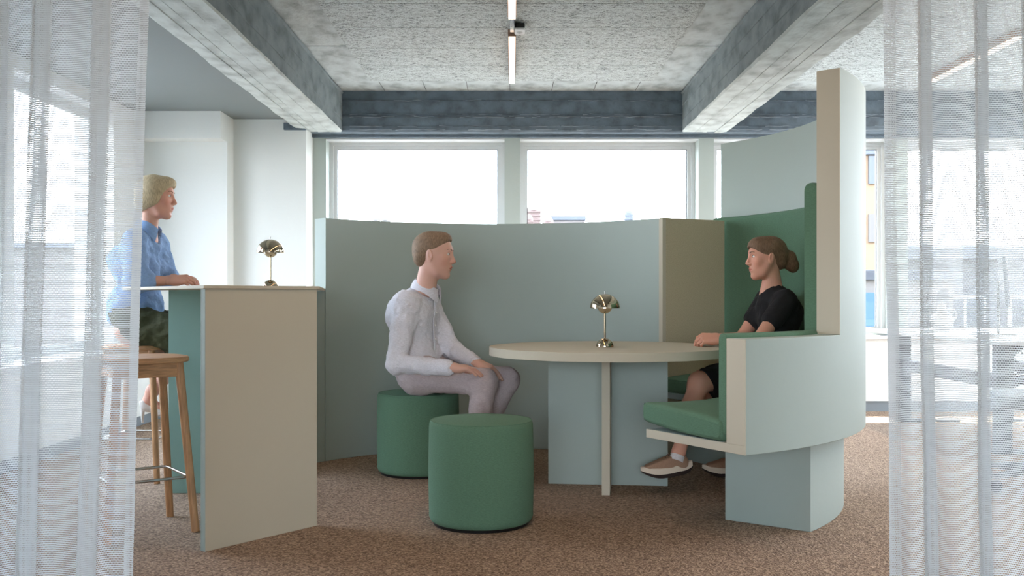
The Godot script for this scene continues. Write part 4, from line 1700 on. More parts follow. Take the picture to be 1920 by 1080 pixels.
# ---------------------------------------------------------------- people: smooth fields meshed with surface nets
class Field:
	var prims := []   # [kind, a, b, ra, rb, k, basis, cut]
	func cap(a: Vector3, b: Vector3, ra: float, rb: float, k := 0.03) -> void:
		prims.append([0, a, b, ra, rb, k, Basis.IDENTITY, false])
	func ell(c: Vector3, r: Vector3, k := 0.03, b := Basis.IDENTITY) -> void:
		prims.append([1, c, r, 0.0, 0.0, k, b, false])
	func cut_ell(c: Vector3, r: Vector3, k := 0.01, b := Basis.IDENTITY) -> void:
		prims.append([1, c, r, 0.0, 0.0, k, b, true])
	func cut_cap(a: Vector3, b: Vector3, ra: float, rb: float, k := 0.01) -> void:
		prims.append([0, a, b, ra, rb, k, Basis.IDENTITY, true])
	func cut_plane(p: Vector3, n: Vector3, k := 0.004) -> void:
		prims.append([2, p, n.normalized(), 0.0, 0.0, k, Basis.IDENTITY, true])
	# folds: noise pushes the surface in and out by amp metres
	func build(cell: float, noise: FastNoiseLite = null, amp := 0.0, stretch := Vector3.ONE, tint = null) -> MB:
		var lo := Vector3.ONE * 1e9
		var hi := -lo
		for q in prims:
			if q[7]: continue
			if q[0] == 0:
				var r := maxf(q[3], q[4])
				lo = lo.min((q[1] as Vector3).min(q[2]) - Vector3.ONE * r)
				hi = hi.max((q[1] as Vector3).max(q[2]) + Vector3.ONE * r)
			else:
				var r: float = maxf(q[2].x, maxf(q[2].y, q[2].z))
				lo = lo.min(q[1] - Vector3.ONE * r)
				hi = hi.max(q[1] + Vector3.ONE * r)
		var pad := Vector3.ONE * (cell * 3.0 + amp + 0.012)
		lo -= pad
		hi += pad
		var nx := int((hi.x - lo.x) / cell) + 2
		var ny := int((hi.y - lo.y) / cell) + 2
		var nz := int((hi.z - lo.z) / cell) + 2
		var nxy := nx * ny
		var f := PackedFloat32Array()
		f.resize(nxy * nz)
		f.fill(1.0)
		for q in prims:
			var k: float = q[5]
			var is_cut: bool = q[7]
			var m := k + cell * 2.0
			var blo: Vector3
			var bhi: Vector3
			var kind: int = q[0]
			if kind == 2:
				blo = lo; bhi = hi
			elif kind == 0:
				var r: float = maxf(q[3], q[4]) + m
				blo = (q[1] as Vector3).min(q[2]) - Vector3.ONE * r
				bhi = (q[1] as Vector3).max(q[2]) + Vector3.ONE * r
			else:
				var r: float = maxf(q[2].x, maxf(q[2].y, q[2].z)) + m
				blo = q[1] - Vector3.ONE * r
				bhi = q[1] + Vector3.ONE * r
			var x0 := clampi(int((blo.x - lo.x) / cell), 0, nx - 1)
			var x1 := clampi(int((bhi.x - lo.x) / cell) + 1, 0, nx - 1)
			var y0 := clampi(int((blo.y - lo.y) / cell), 0, ny - 1)
			var y1 := clampi(int((bhi.y - lo.y) / cell) + 1, 0, ny - 1)
			var z0 := clampi(int((blo.z - lo.z) / cell), 0, nz - 1)
			var z1 := clampi(int((bhi.z - lo.z) / cell) + 1, 0, nz - 1)
			var a: Vector3 = q[1]
			var b: Vector3 = q[2]
			var ba := b - a
			var bb := maxf(ba.length_squared(), 1e-9)
			var ra: float = q[3]
			var dr: float = q[4] - q[3]
			var inv: Basis = (q[6] as Basis).transposed()
			for z in range(z0, z1 + 1):
				for y in range(y0, y1 + 1):
					var row := z * nxy + y * nx
					for x in range(x0, x1 + 1):
						var p := Vector3(lo.x + x * cell, lo.y + y * cell, lo.z + z * cell)
						var d: float
						if kind == 0:
							var pa := p - a
							var t := clampf(pa.dot(ba) / bb, 0.0, 1.0)
							d = (pa - ba * t).length() - (ra + dr * t)
						elif kind == 1:
							var u := (inv * (p - a)) / b
							var k0 := u.length()
							var k1 := (u / b).length()
							d = k0 * (k0 - 1.0) / maxf(k1, 1e-6)
						else:
							d = -(p - a).dot(b)
						var g := f[row + x]
						if is_cut:
							var e := -d
							var h := maxf(k - absf(g - e), 0.0) / k
							f[row + x] = maxf(g, e) + h * h * k * 0.25
						elif d < g + k:
							var h := maxf(k - absf(g - d), 0.0) / k
							f[row + x] = minf(g, d) - h * h * k * 0.25
		if noise != null and amp > 0.0:
			var near := cell * 3.0 + amp
			for z in nz:
				for y in ny:
					var row := z * nxy + y * nx
					for x in nx:
						if absf(f[row + x]) < near:
							f[row + x] += amp * noise.get_noise_3d((lo.x + x * cell) * stretch.x, (lo.y + y * cell) * stretch.y, (lo.z + z * cell) * stretch.z)
		# surface nets
		var at := PackedInt32Array()
		at.resize(nxy * nz)
		at.fill(-1)
		var vs := PackedVector3Array()
		var ns := PackedVector3Array()
		var offs := [0, 1, nx, nx + 1, nxy, nxy + 1, nxy + nx, nxy + nx + 1]
		var corner := [Vector3(0, 0, 0), Vector3(1, 0, 0), Vector3(0, 1, 0), Vector3(1, 1, 0), Vector3(0, 0, 1), Vector3(1, 0, 1), Vector3(0, 1, 1), Vector3(1, 1, 1)]
		var edges := [[0, 1], [2, 3], [4, 5], [6, 7], [0, 2], [1, 3], [4, 6], [5, 7], [0, 4], [1, 5], [2, 6], [3, 7]]
		for z in nz - 1:
			for y in ny - 1:
				var row := z * nxy + y * nx
				for x in nx - 1:
					var i := row + x
					var f0 := f[i]
					if f0 > cell * 5.0 or f0 < -cell * 5.0: continue
					var s := f0 < 0.0
					if (f[i + 1] < 0.0) == s and (f[i + nx] < 0.0) == s and (f[i + nxy] < 0.0) == s and (f[i + nx + 1] < 0.0) == s and (f[i + nxy + 1] < 0.0) == s and (f[i + nxy + nx] < 0.0) == s and (f[i + nxy + nx + 1] < 0.0) == s:
						continue
					var sum := Vector3.ZERO
					var cnt := 0
					for e in edges:
						var va := f[i + offs[e[0]]]
						var vb := f[i + offs[e[1]]]
						if (va < 0.0) != (vb < 0.0):
							sum += (corner[e[0]] as Vector3).lerp(corner[e[1]], va / (va - vb))
							cnt += 1
					at[i] = vs.size()
					vs.append(lo + (Vector3(x, y, z) + sum / cnt) * cell)
					var gx := f[i + 1] - f0 + f[i + nx + 1] - f[i + nx] + f[i + nxy + 1] - f[i + nxy] + f[i + nxy + nx + 1] - f[i + nxy + nx]
					var gy := f[i + nx] - f0 + f[i + nx + 1] - f[i + 1] + f[i + nxy + nx] - f[i + nxy] + f[i + nxy + nx + 1] - f[i + nxy + 1]
					var gz := f[i + nxy] - f0 + f[i + nxy + 1] - f[i + 1] + f[i + nxy + nx] - f[i + nx] + f[i + nxy + nx + 1] - f[i + nx + 1]
					ns.append(Vector3(gx, gy, gz).normalized())
		var out := MB.new()
		out.has_col = tint != null
		var steps := [1, nx, nxy]
		for z in range(1, nz - 1):
			for y in range(1, ny - 1):
				var row := z * nxy + y * nx
				for x in range(1, nx - 1):
					var i := row + x
					if at[i] < 0: continue
					var s := f[i] < 0.0
					for axis in 3:
						if (f[i + steps[axis]] < 0.0) == s: continue
						var u: int = steps[(axis + 1) % 3]
						var w: int = steps[(axis + 2) % 3]
						var A := at[i]
						var B := at[i - u]
						var C := at[i - u - w]
						var D := at[i - w]
						if A < 0 or B < 0 or C < 0 or D < 0: continue
						var before := out.v.size()
						out.quad(vs[A], vs[B], vs[C], vs[D], ns[A], ns[B], ns[C], ns[D])
						if out.has_col:
							for j in range(before, out.v.size()):
								out.col.append(tint.call(out.v[j]))
		return out

var heads := {}
var hands := {}

# local axes: +z where the face looks, +y up, +x the person's left; chin at -0.125, crown at 0.113
func head_mesh(female: bool) -> MB:
	if heads.has(female): return heads[female]
	var f := Field.new()
	var j := 0.94 if female else 1.0
	f.ell(Vector3(0, 0.030, -0.014), Vector3(0.074, 0.083, 0.095), 0.02)
	f.ell(Vector3(0, 0.030, 0.022), Vector3(0.062 * j, 0.075, 0.064), 0.03)
	f.ell(Vector3(0, -0.022, 0.036), Vector3(0.056 * j, 0.086, 0.053), 0.03)
	f.ell(Vector3(0, -0.070, 0.030), Vector3(0.050 * j, 0.043, 0.046), 0.03)
	f.ell(Vector3(0, -0.062, 0.052), Vector3(0.034 * j, 0.036, 0.038), 0.025)
	f.ell(Vector3(0, -0.105, 0.066), Vector3(0.023 * j, 0.0175, 0.020), 0.025)
	for s in [-1.0, 1.0]:
		f.ell(Vector3(0.040 * s, -0.022, 0.056), Vector3(0.022, 0.020, 0.022), 0.025)
		f.cap(Vector3(0.055 * s, -0.03, 0.0), Vector3(0.036 * s, -0.085, 0.03), 0.018, 0.014, 0.03)
	f.cap(Vector3(-0.032, 0.028, 0.078), Vector3(0.032, 0.028, 0.078), 0.010 if female else 0.012, 0.010 if female else 0.012, 0.022)
	for s in [-1.0, 1.0]:
		f.cut_ell(Vector3(0.032 * s, 0.008, 0.095), Vector3(0.019, 0.010, 0.0125), 0.012)
	f.cap(Vector3(0, 0.018, 0.084), Vector3(0, -0.024, 0.104), 0.0085, 0.0105, 0.014)
	f.ell(Vector3(0, -0.030, 0.106), Vector3(0.0120, 0.0095, 0.0110), 0.008)
	for s in [-1.0, 1.0]:
		f.ell(Vector3(0.0125 * s, -0.034, 0.095), Vector3(0.0082, 0.0078, 0.011), 0.007)
	# mouth
	f.cap(Vector3(-0.020, -0.0630, 0.0845), Vector3(0, -0.0585, 0.0925), 0.0036, 0.0058, 0.006)
	f.cap(Vector3(0.020, -0.0630, 0.0845), Vector3(0, -0.0585, 0.0925), 0.0036, 0.0058, 0.006)
	f.cap(Vector3(-0.015, -0.0715, 0.0855), Vector3(0.015, -0.0715, 0.0855), 0.0050, 0.0050, 0.006)
	f.cap(Vector3(-0.008, -0.0715, 0.0885), Vector3(0.008, -0.0715, 0.0885), 0.0052, 0.0052, 0.006)
	f.cut_cap(Vector3(-0.021, -0.0662, 0.0915), Vector3(0.021, -0.0662, 0.0915), 0.0015, 0.0015, 0.004)
	f.cut_ell(Vector3(0, -0.0865, 0.0935), Vector3(0.020, 0.0055, 0.006), 0.012)
	# ears
	for s in [-1.0, 1.0]:
		var b := Basis(Vector3.RIGHT, -0.15) * Basis(Vector3.UP, 0.35 * s)
		f.ell(Vector3(0.075 * s, -0.004, -0.008), Vector3(0.0075, 0.031, 0.018), 0.006, b)
		f.cut_ell(Vector3(0.0835 * s, 0.000, -0.003), Vector3(0.0055, 0.018, 0.010), 0.005, b)
	# neck
	f.cap(Vector3(0, -0.06, -0.022), Vector3(0, -0.175, -0.040), 0.047 if female else 0.052, 0.048 if female else 0.056, 0.025)
	var lips := func(p: Vector3) -> Color:
		var d := Vector2(p.x / 0.023, (p.y + 0.0655) / 0.0115).length()
		if p.z > 0.082 and d < 1.0:
			return Color(0.80, 0.52, 0.50).lerp(Color.WHITE, smoothstep(0.65, 1.0, d))
		var cheek := exp(-(Vector3(absf(p.x), p.y, p.z) - Vector3(0.045, -0.028, 0.07)).length_squared() / 0.0009)
		return Color(1, 1, 1).lerp(Color(1.0, 0.82, 0.78), 0.6 * cheek)
	heads[female] = f.build(0.0034, null, 0.0, Vector3.ONE, lips)
	return heads[female]

# right hand: wrist at the origin, fingers along +z, back of the hand up, thumb at +x; curl in radians per joint
func hand_mesh(curl: float, spread := 0.0) -> MB:
	var key := "%.2f" % curl
	if hands.has(key): return hands[key]
	var f := Field.new()
	f.cap(Vector3(-0.012, 0.0, -0.014), Vector3(-0.010, 0.0, 0.012), 0.0205, 0.019, 0.012)
	f.cap(Vector3(0.012, 0.0, -0.014), Vector3(0.010, 0.0, 0.012), 0.0205, 0.019, 0.012)
	var xs := [0.030, 0.0105, -0.0095, -0.0285]
	var bz := [0.088, 0.094, 0.088, 0.078]
	var ln := [0.072, 0.080, 0.074, 0.058]
	for i in 4:
		f.cap(Vector3(xs[i] * 0.55, 0.002, 0.012), Vector3(xs[i], 0.003, bz[i] - 0.006), 0.0165, 0.0118, 0.014)
	f.ell(Vector3(0.018, -0.008, 0.035), Vector3(0.018, 0.014, 0.028), 0.012)
	f.ell(Vector3(-0.022, -0.008, 0.035), Vector3(0.014, 0.013, 0.032), 0.012)
	for i in 4:
		var p := Vector3(xs[i], 0.002, bz[i])
		var a: float = curl * (0.75 + 0.10 * i)
		var dirx: float = (xs[i]) * 1.2 * (1.0 - minf(curl, 1.0) * 0.8)
		var r := 0.0094 - (0.0012 if i == 3 else 0.0)
		for s in 3:
			var l: float = ln[i] * [0.45, 0.30, 0.25][s]
			var d := Vector3(dirx, -sin(a), cos(a)).normalized()
			var q := p + d * l
			f.cap(p, q, r, r - 0.0008, 0.0025)
			if s == 0:
				f.ell(p + Vector3(0, 0.0025, 0.0), Vector3(0.0095, 0.009, 0.0105), 0.004)
			p = q
			r -= 0.0008
			a += curl * (0.95 if s == 0 else 0.6)
	# thumb from the side of the palm
	var t0 := Vector3(0.026, -0.006, 0.022)
	var t1 := Vector3(0.046, -0.014, 0.052)
	var t2 := Vector3(0.050 - 0.014 * curl, -0.020 - 0.006 * curl, 0.083)
	var t3 := Vector3(0.046 - 0.022 * curl, -0.024 - 0.010 * curl, 0.108)
	f.cap(t0, t1, 0.0155, 0.0118, 0.012)
	f.cap(t1, t2, 0.0112, 0.0100, 0.004)
	f.cap(t2, t3, 0.0098, 0.0082, 0.003)
	hands[key] = f.build(0.0030)
	return hands[key]

func frame(at: Vector3, fwd: Vector3, up: Vector3, scale := 1.0, mirror := false) -> Transform3D:
	var z := fwd.normalized()
	var x := up.cross(z).normalized()
	var y := z.cross(x)
	if mirror: x = -x
	return Transform3D(Basis(x * scale, y * scale, z * scale), at)

func skin_mat(c: Color) -> StandardMaterial3D:
	var m := mat(c, 0.55)
	m.vertex_color_use_as_albedo = true
	m.subsurf_scatter_enabled = true
	m.subsurf_scatter_strength = 0.12
	return m

func face_details(o: Node3D, hx: Transform3D, iris: Color, brow: Material) -> void:
	for s in [-1.0, 1.0]:
		var mb := MB.new()
		ball(mb, hx * Vector3(0.0310 * s, 0.0070, 0.0765), Vector3(0.0135, 0.0072, 0.0118) * hx.basis.get_scale().x, hx.basis.orthonormalized(), 8)
		var e := putw("eye", mb, M.eye_white, o)
		mb = MB.new()
		ball(mb, hx * Vector3(0.0310 * s, 0.0070, 0.0838), Vector3(0.0056, 0.0062, 0.0056) * hx.basis.get_scale().x, hx.basis.orthonormalized(), 6)
		putw("iris", mb, mat(iris, 0.2), e)
		# lids
		mb = MB.new()
		var pts := []
		for k in 7:
			var t := k / 6.0 - 0.5
			pts.append(hx * Vector3((0.0310 + 0.026 * t) * s, 0.0138 - 0.020 * t * t, 0.0880 - 0.03 * t * t - 0.008 * (t + 0.5)))
		tube(mb, pts, 0.0022 * hx.basis.get_scale().x, -1, 6)
		putw("eyelid", mb, brow, e)
		mb = MB.new()
		pts = []
		for k in 7:
			var t := k / 6.0
			pts.append(hx * Vector3((0.014 + 0.036 * t) * s, 0.027 + 0.006 * sin(PI * t * 0.8), 0.0962 - 0.016 * t * t))
		tube(mb, pts, 0.0030 * hx.basis.get_scale().x, 0.0016, 6)
		putw("eyebrow", mb, brow, o)

func finish_body(o: Node3D, body: MB, m: Material) -> void:
	# white where no tint was given
	if not body.has_col:
		body.has_col = true
	while body.col.size() < body.v.size():
		body.col.append(Color.WHITE)
	putw("body", body, m, o)

func folds(seed_: int, freq := 16.0) -> FastNoiseLite:
	var n := FastNoiseLite.new()
	n.seed = seed_
	n.noise_type = FastNoiseLite.TYPE_SIMPLEX_SMOOTH
	n.frequency = freq
	n.fractal_octaves = 3
	n.domain_warp_enabled = true
	n.domain_warp_amplitude = 0.03
	n.domain_warp_frequency = 9.0
	return n

func button_row(o: Node3D, pts: Array, r: float, m: Material) -> void:
	for p in pts:
		var mb := MB.new()
		ball(mb, p, Vector3.ONE * r, Basis.IDENTITY, 5)
		putw("button", mb, m, o)

# a turned-down collar round the neck: ring of points, standing band and falling leaf
func collar(o: Node3D, c: Vector3, r: float, fwd: Vector3, tilt: float, m: Material, open := 0.5, leaf := 0.04) -> void:
	var up := (Vector3.UP + fwd * tilt).normalized()
	var side := up.cross(fwd).normalized()
	var fw := side.cross(up).normalized()
	var rows := []
	var k := 40
	for i in k + 1:
		var a := lerpf(-PI + open, PI - open, float(i) / k) + PI   # starts and ends at the front
		var d := fw * cos(a) + side * sin(a) * 1.10
		var front := pow(maxf(0.0, cos(a)), 2.0)
		var base := c + d * (r + 0.003) - up * (0.006 + 0.020 * front)
		var topp := c + d * r + up * (0.030 - 0.020 * front)
		var fold := c + d * (r + 0.006) + up * (0.031 - 0.020 * front)
		var tip := c + d * (r + 0.019 + 0.008 * front) - up * (leaf * 0.25 + (leaf * 0.75) * front + 0.008)
		var tip2 := tip - d * 0.003
		rows.append([base, topp, fold, fold.lerp(tip, 0.5) + d * 0.003, tip, tip2, c + d * (r + 0.004) + up * (0.024 - 0.020 * front)])
	var mb := MB.new()
	loft(mb, rows, true, true)
	putw("collar", mb, m, o)

func people() -> void:
	M.eye_white = mat(Color(0.88, 0.87, 0.85), 0.2)
	seated_man()
	booth_woman()
	bar_woman()

func cloth(c: Color, seed_: int) -> StandardMaterial3D:
	var m := fabric(c, 5.0, 0.3)
	return m

func hair_mat(c: Color, scale: Vector3) -> StandardMaterial3D:
	var m := mat(c, 0.7)
	m.albedo_texture = noise_tex(61, 0.03, 256, [[0.0, grey(0.55)], [0.5, grey(0.85)], [1.0, grey(1.0)]], 4)
	m.normal_enabled = true
	m.normal_texture = noise_tex(62, 0.04, 256, [], 4, true, 5.0)
	m.normal_scale = 0.35
	tri_map(m, scale, false)
	return m

func seated_man() -> void:
	var o := thing("person", "man in a pale blue shirt and grey trousers sitting on the back pouf", "person", W(-0.5, 0, 5.5))
	var hipN := W(-0.527, 0.570, 5.43)
	var hipF := W(-0.485, 0.570, 5.61)
	var kneeN := W(-0.150, 0.548, 5.25)
	var kneeF := W(-0.030, 0.540, 5.45)
	var ankN := W(-0.205, 0.10, 5.27)
	var ankF := W(-0.235, 0.10, 5.45)
	var pelvis := (hipN + hipF) * 0.5
	var waist := W(-0.545, 0.715, 5.52)
	var chest := W(-0.548, 0.885, 5.50)
	var neck := W(-0.492, 1.050, 5.475)
	var shN := W(-0.580, 0.965, 5.335)
	var shF := W(-0.495, 0.970, 5.645)
	var elN := W(-0.622, 0.645, 5.25)
	var wrN := W(-0.335, 0.632, 5.14)
	var elF := W(-0.345, 0.705, 5.60)
	var wrF := W(-0.208, 0.640, 5.40)
	var hx := frame(W(-0.432, 1.236, 5.43), Vector3(0.985, -0.05, 0.16), Vector3.UP, 1.06)
	var skin := skin_mat(Color(0.83, 0.66, 0.59))
	var side := (shN - shF).normalized()
	# body
	var f := Field.new()
	f.cap(hipN, hipF, 0.10, 0.10, 0.05)
	f.cap(waist + side * 0.05, waist - side * 0.05, 0.095, 0.095, 0.08)
	f.cap(chest + side * 0.07, chest - side * 0.07, 0.105, 0.105, 0.08)
	f.cap(shN - side * 0.02, shF + side * 0.02, 0.055, 0.055, 0.06)
	f.cap(neck - Vector3(0, 0.04, 0), hx * Vector3(0, -0.12, -0.03), 0.056, 0.053, 0.02)
	f.cap(shN, elN, 0.052, 0.040, 0.03); f.cap(elN, wrN, 0.040, 0.026, 0.02)
	f.cap(shF, elF, 0.052, 0.040, 0.03); f.cap(elF, wrF, 0.040, 0.026, 0.02)
	f.cap(hipN, kneeN, 0.078, 0.056, 0.04); f.cap(kneeN, ankN, 0.055, 0.038, 0.03)
	f.cap(hipF, kneeF, 0.078, 0.056, 0.04); f.cap(kneeF, ankF, 0.055, 0.038, 0.03)
	var body := f.build(0.013)
	body.has_col = true
	while body.col.size() < body.v.size(): body.col.append(Color.WHITE)
	body.take(head_mesh(false), hx)
	var h := hand_mesh(0.28)
	body.take(h, frame(wrN + Vector3(0.012, 0.002, 0), Vector3(0.96, -0.10, -0.15), Vector3(0.1, 1.0, 0.12), 1.05))
	body.take(h, frame(wrF + Vector3(0.010, 0.0, 0.004), Vector3(0.90, -0.34, 0.26), Vector3(0.3, 1.0, 0.25), 1.05, true))
	finish_body(o, body, skin)
	# trousers
	f = Field.new()
	f.cap(hipN, hipF, 0.112, 0.112, 0.05)
	f.cap(pelvis + Vector3(-0.02, 0.05, 0) + side * 0.05, pelvis + Vector3(-0.02, 0.05, 0) - side * 0.05, 0.105, 0.105, 0.06)
	f.cap(hipN + Vector3(0.02, -0.005, 0.01), kneeN, 0.092, 0.070, 0.05); f.cap(kneeN, ankN, 0.069, 0.055, 0.03)
	f.cap(hipF + Vector3(0.02, -0.005, -0.01), kneeF, 0.092, 0.070, 0.05); f.cap(kneeF, ankF, 0.069, 0.055, 0.03)

	putw("trousers", f.build(0.010, folds(3), 0.007, Vector3(0.8, 1.3, 0.8)), cloth(Color(0.80, 0.75, 0.755), 1), o)
	# shirt
	f = Field.new()
	f.cap(pelvis + Vector3(-0.025, 0.03, 0) + side * 0.05, pelvis + Vector3(-0.025, 0.03, 0) - side * 0.05, 0.118, 0.118, 0.05)
	f.cap(waist + side * 0.055, waist - side * 0.055, 0.112, 0.112, 0.08)
	f.cap(chest + side * 0.075, chest - side * 0.075, 0.116, 0.116, 0.08)
	f.cap(chest + Vector3(-0.035, 0.03, 0) + side * 0.06, chest + Vector3(-0.035, 0.03, 0) - side * 0.06, 0.10, 0.10, 0.06)
	f.cap(shN - side * 0.015, shF + side * 0.015, 0.068, 0.068, 0.06)
	f.cap(neck - Vector3(0.035, 0.09, 0), neck + Vector3(-0.006, -0.015, 0), 0.096, 0.058, 0.045)
	f.cap(shN, elN, 0.072, 0.055, 0.035); f.cap(elN, wrN - Vector3(0.004, 0, 0), 0.055, 0.041, 0.025)
	f.cap(shF, elF, 0.070, 0.054, 0.035); f.cap(elF, wrF.lerp(elF, 0.03), 0.054, 0.041, 0.025)
	f.cut_cap(neck + Vector3(0.012, 0.045, 0.0), hx * Vector3(0, -0.10, -0.02), 0.058, 0.056, 0.01)

	var shirt_m := cloth(Color(0.95, 0.955, 0.99), 2)
	var sh := putw("shirt", f.build(0.009, folds(5, 13.0), 0.010, Vector3(1.0, 1.2, 1.0)), shirt_m, o)
	collar(sh, neck + Vector3(0.015, 0.006, 0.003), 0.070, Vector3(0.96, 0, 0.26), 0.30, shirt_m, 0.25, 0.055)
	# placket and buttons down the front
	var fw := Vector3(0.95, 0.0, 0.30).normalized()
	var line := []
	for k in 12:
		var t := k / 11.0
		var c: Vector3 = neck.lerp(chest, minf(t * 2.2, 1.0)) if t < 0.45 else chest.lerp(waist + Vector3(0.0, -0.06, 0), (t - 0.45) / 0.55)
		line.append(c + fw * lerpf(0.066, 0.119, minf(t * 2.6, 1.0)))
	var mb := MB.new()
	for k in 11:
		var a: Vector3 = line[k]
		var b: Vector3 = line[k + 1]
		var s2 := fw.cross(Vector3.UP).normalized() * 0.014
		obox(mb, Transform3D(Basis((b - a).cross(fw).normalized(), (b - a).normalized(), (b - a).cross(fw).cross(b - a).normalized()), (a + b) * 0.5), Vector3(0.028, (b - a).length() * 1.08, 0.006), 0.002)
	putw("placket", mb, shirt_m, sh)
	button_row(sh, [line[2] + fw * 0.004, line[4] + fw * 0.004, line[6] + fw * 0.004, line[8] + fw * 0.004], 0.0048, M.white_gloss)
	for q in [[wrN, elN, 0.0455], [wrF, elF, 0.0455]]:
		mb = MB.new()
		var d: Vector3 = (q[1] - q[0]).normalized()
		tube(mb, [q[0] - d * 0.012, q[0] + d * 0.055], q[2] - 0.004, q[2] + 0.001, 22, false)
		tube(mb, [q[0] - d * 0.012, q[0] - d * 0.0125], q[2] - 0.004, q[2] - 0.018, 22, false)
		putw("cuff", mb, shirt_m, sh)
	# hair: short, brushed back
	f = Field.new()
	f.ell(Vector3(0, 0.048, -0.016), Vector3(0.080, 0.078, 0.102), 0.02)
	f.ell(Vector3(0, 0.000, -0.060), Vector3(0.070, 0.075, 0.055), 0.03)
	f.ell(Vector3(0.01, 0.090, 0.045), Vector3(0.055, 0.030, 0.040), 0.03)
	f.cut_ell(Vector3(0, -0.030, 0.085), Vector3(0.088, 0.105, 0.075), 0.012)
	f.cut_ell(Vector3(0.08, -0.035, 0.015), Vector3(0.03, 0.055, 0.048), 0.012)
	f.cut_ell(Vector3(-0.08, -0.035, 0.015), Vector3(0.03, 0.055, 0.048), 0.012)
	f.cut_plane(Vector3(0, -0.075, -0.06), Vector3(0, -1, -0.3), 0.02)
	var hair := f.build(0.0042, folds(9, 60.0), 0.0009, Vector3(1.6, 1.6, 0.5))
	var hb := MB.new()
	hb.take(hair, hx)
	putw("hair", hb, hair_mat(Color(0.62, 0.52, 0.42), Vector3(22, 5, 22)), o)
	face_details(o, hx, Color(0.2, 0.26, 0.28), mat(Color(0.36, 0.28, 0.22), 0.8))
	for q in [ankN, ankF]:
		shoe(o, frame(W(q.x - 0.005, 0.0, -q.z), Vector3(0.93, 0, 0.30), Vector3.UP), Color(0.30, 0.26, 0.24), Color(0.78, 0.76, 0.72), false)

# shoe: ankle above the origin, toe along +z, sole on y = 0
func shoe(o: Node3D, x: Transform3D, upper: Color, sole: Color, sneaker: bool) -> void:
	var f := Field.new()
	f.cap(Vector3(0, 0.055, -0.045), Vector3(0, 0.058, 0.03), 0.036, 0.039, 0.03)
	f.cap(Vector3(0, 0.060, 0.03), Vector3(0.004, 0.060, 0.120), 0.037, 0.026, 0.03)
	f.cap(Vector3(0, 0.056, 0.06), Vector3(0.004, 0.058, 0.124), 0.040, 0.028, 0.03)
	f.cap(Vector3(0, 0.07, -0.03), Vector3(0, 0.108, -0.03), 0.038, 0.036, 0.02)
	f.cap(Vector3(0, 0.09, -0.005), Vector3(0, 0.075, 0.055), 0.030, 0.026, 0.02)
	f.cut_cap(Vector3(0, 0.10, -0.028), Vector3(0, 0.16, -0.03), 0.030, 0.036, 0.006)
	f.cut_plane(Vector3(0, 0.112, -0.03), Vector3(0, 1, 0.25), 0.006)
	f.cut_plane(Vector3(0, 0.032, 0), Vector3(0, -1, 0), 0.004)
	var mb := MB.new()
	mb.take(f.build(0.0042), x)
	var um := mat(upper, 0.9)
	um.albedo_texture = M.weave_tex
	tri_map(um, Vector3.ONE * 8.0)
	var s := putw("shoe", mb, um, o)
	# sole outline lofted in two layers, with a rocker
	var outline := []
	for k in 40:
		var a := TAU * k / 40
		var zz := 0.036 + 0.138 * sin(a)
		var wdt := 0.048 + 0.006 * sin(a) + (0.006 * sin(2.0 * a))
		outline.append(Vector2(cos(a) * wdt * (1.0 if zz < 0.12 else 1.0 - 0.12 * (zz - 0.12) / 0.05), zz))
	for layer in 2:
		var rows := []
		for q in ([0.0, 0.010, 0.020] if layer == 0 else [0.019, 0.034, 0.047, 0.050]):
			var row := []
			var shrink: float = 0.94 if (q == 0.0 or q == 0.050) else 1.0
			for p in outline:
				var rock: float = 0.030 * pow(maxf(0.0, (p.y - 0.07) / 0.1), 2.0) + 0.018 * pow(maxf(0.0, (-0.04 - p.y) / 0.06), 2.0)
				row.append(x * Vector3(p.x * shrink, q + rock * (1.0 - q / 0.09) + (0.006 if sneaker and p.y < 0 else 0.0) * q / 0.050, 0.034 + (p.y - 0.034) * shrink))
			rows.append(row)
		mb = MB.new()
		loft(mb, rows, true, true)
		putw("outsole" if layer == 0 else "midsole", mb, mat(Color(0.17, 0.12, 0.10), 0.8) if (layer == 0) else mat(sole, 0.7), s)
	# laces
	mb = MB.new()
	for k in 4:
		var z := 0.018 + k * 0.016
		var y := 0.104 - k * 0.0075
		tube(mb, [x * Vector3(-0.022, y - 0.012, z), x * Vector3(0, y + 0.0015, z + 0.004), x * Vector3(0.022, y - 0.012, z)], 0.0022, -1, 6)
	for e in [-1.0, 1.0]:
		var pts := []
		for k in 13:
			var t := TAU * k / 12
			pts.append(x * Vector3(e * (0.014 + 0.014 * (1.0 - cos(t)) * 0.5) + 0.002, 0.108 - 0.010 * (1.0 - cos(t)), 0.014 + 0.011 * sin(t)))
		tube(mb, pts, 0.0022, -1, 6)
	putw("laces", mb, mat(upper.darkened(0.45), 0.8), s)

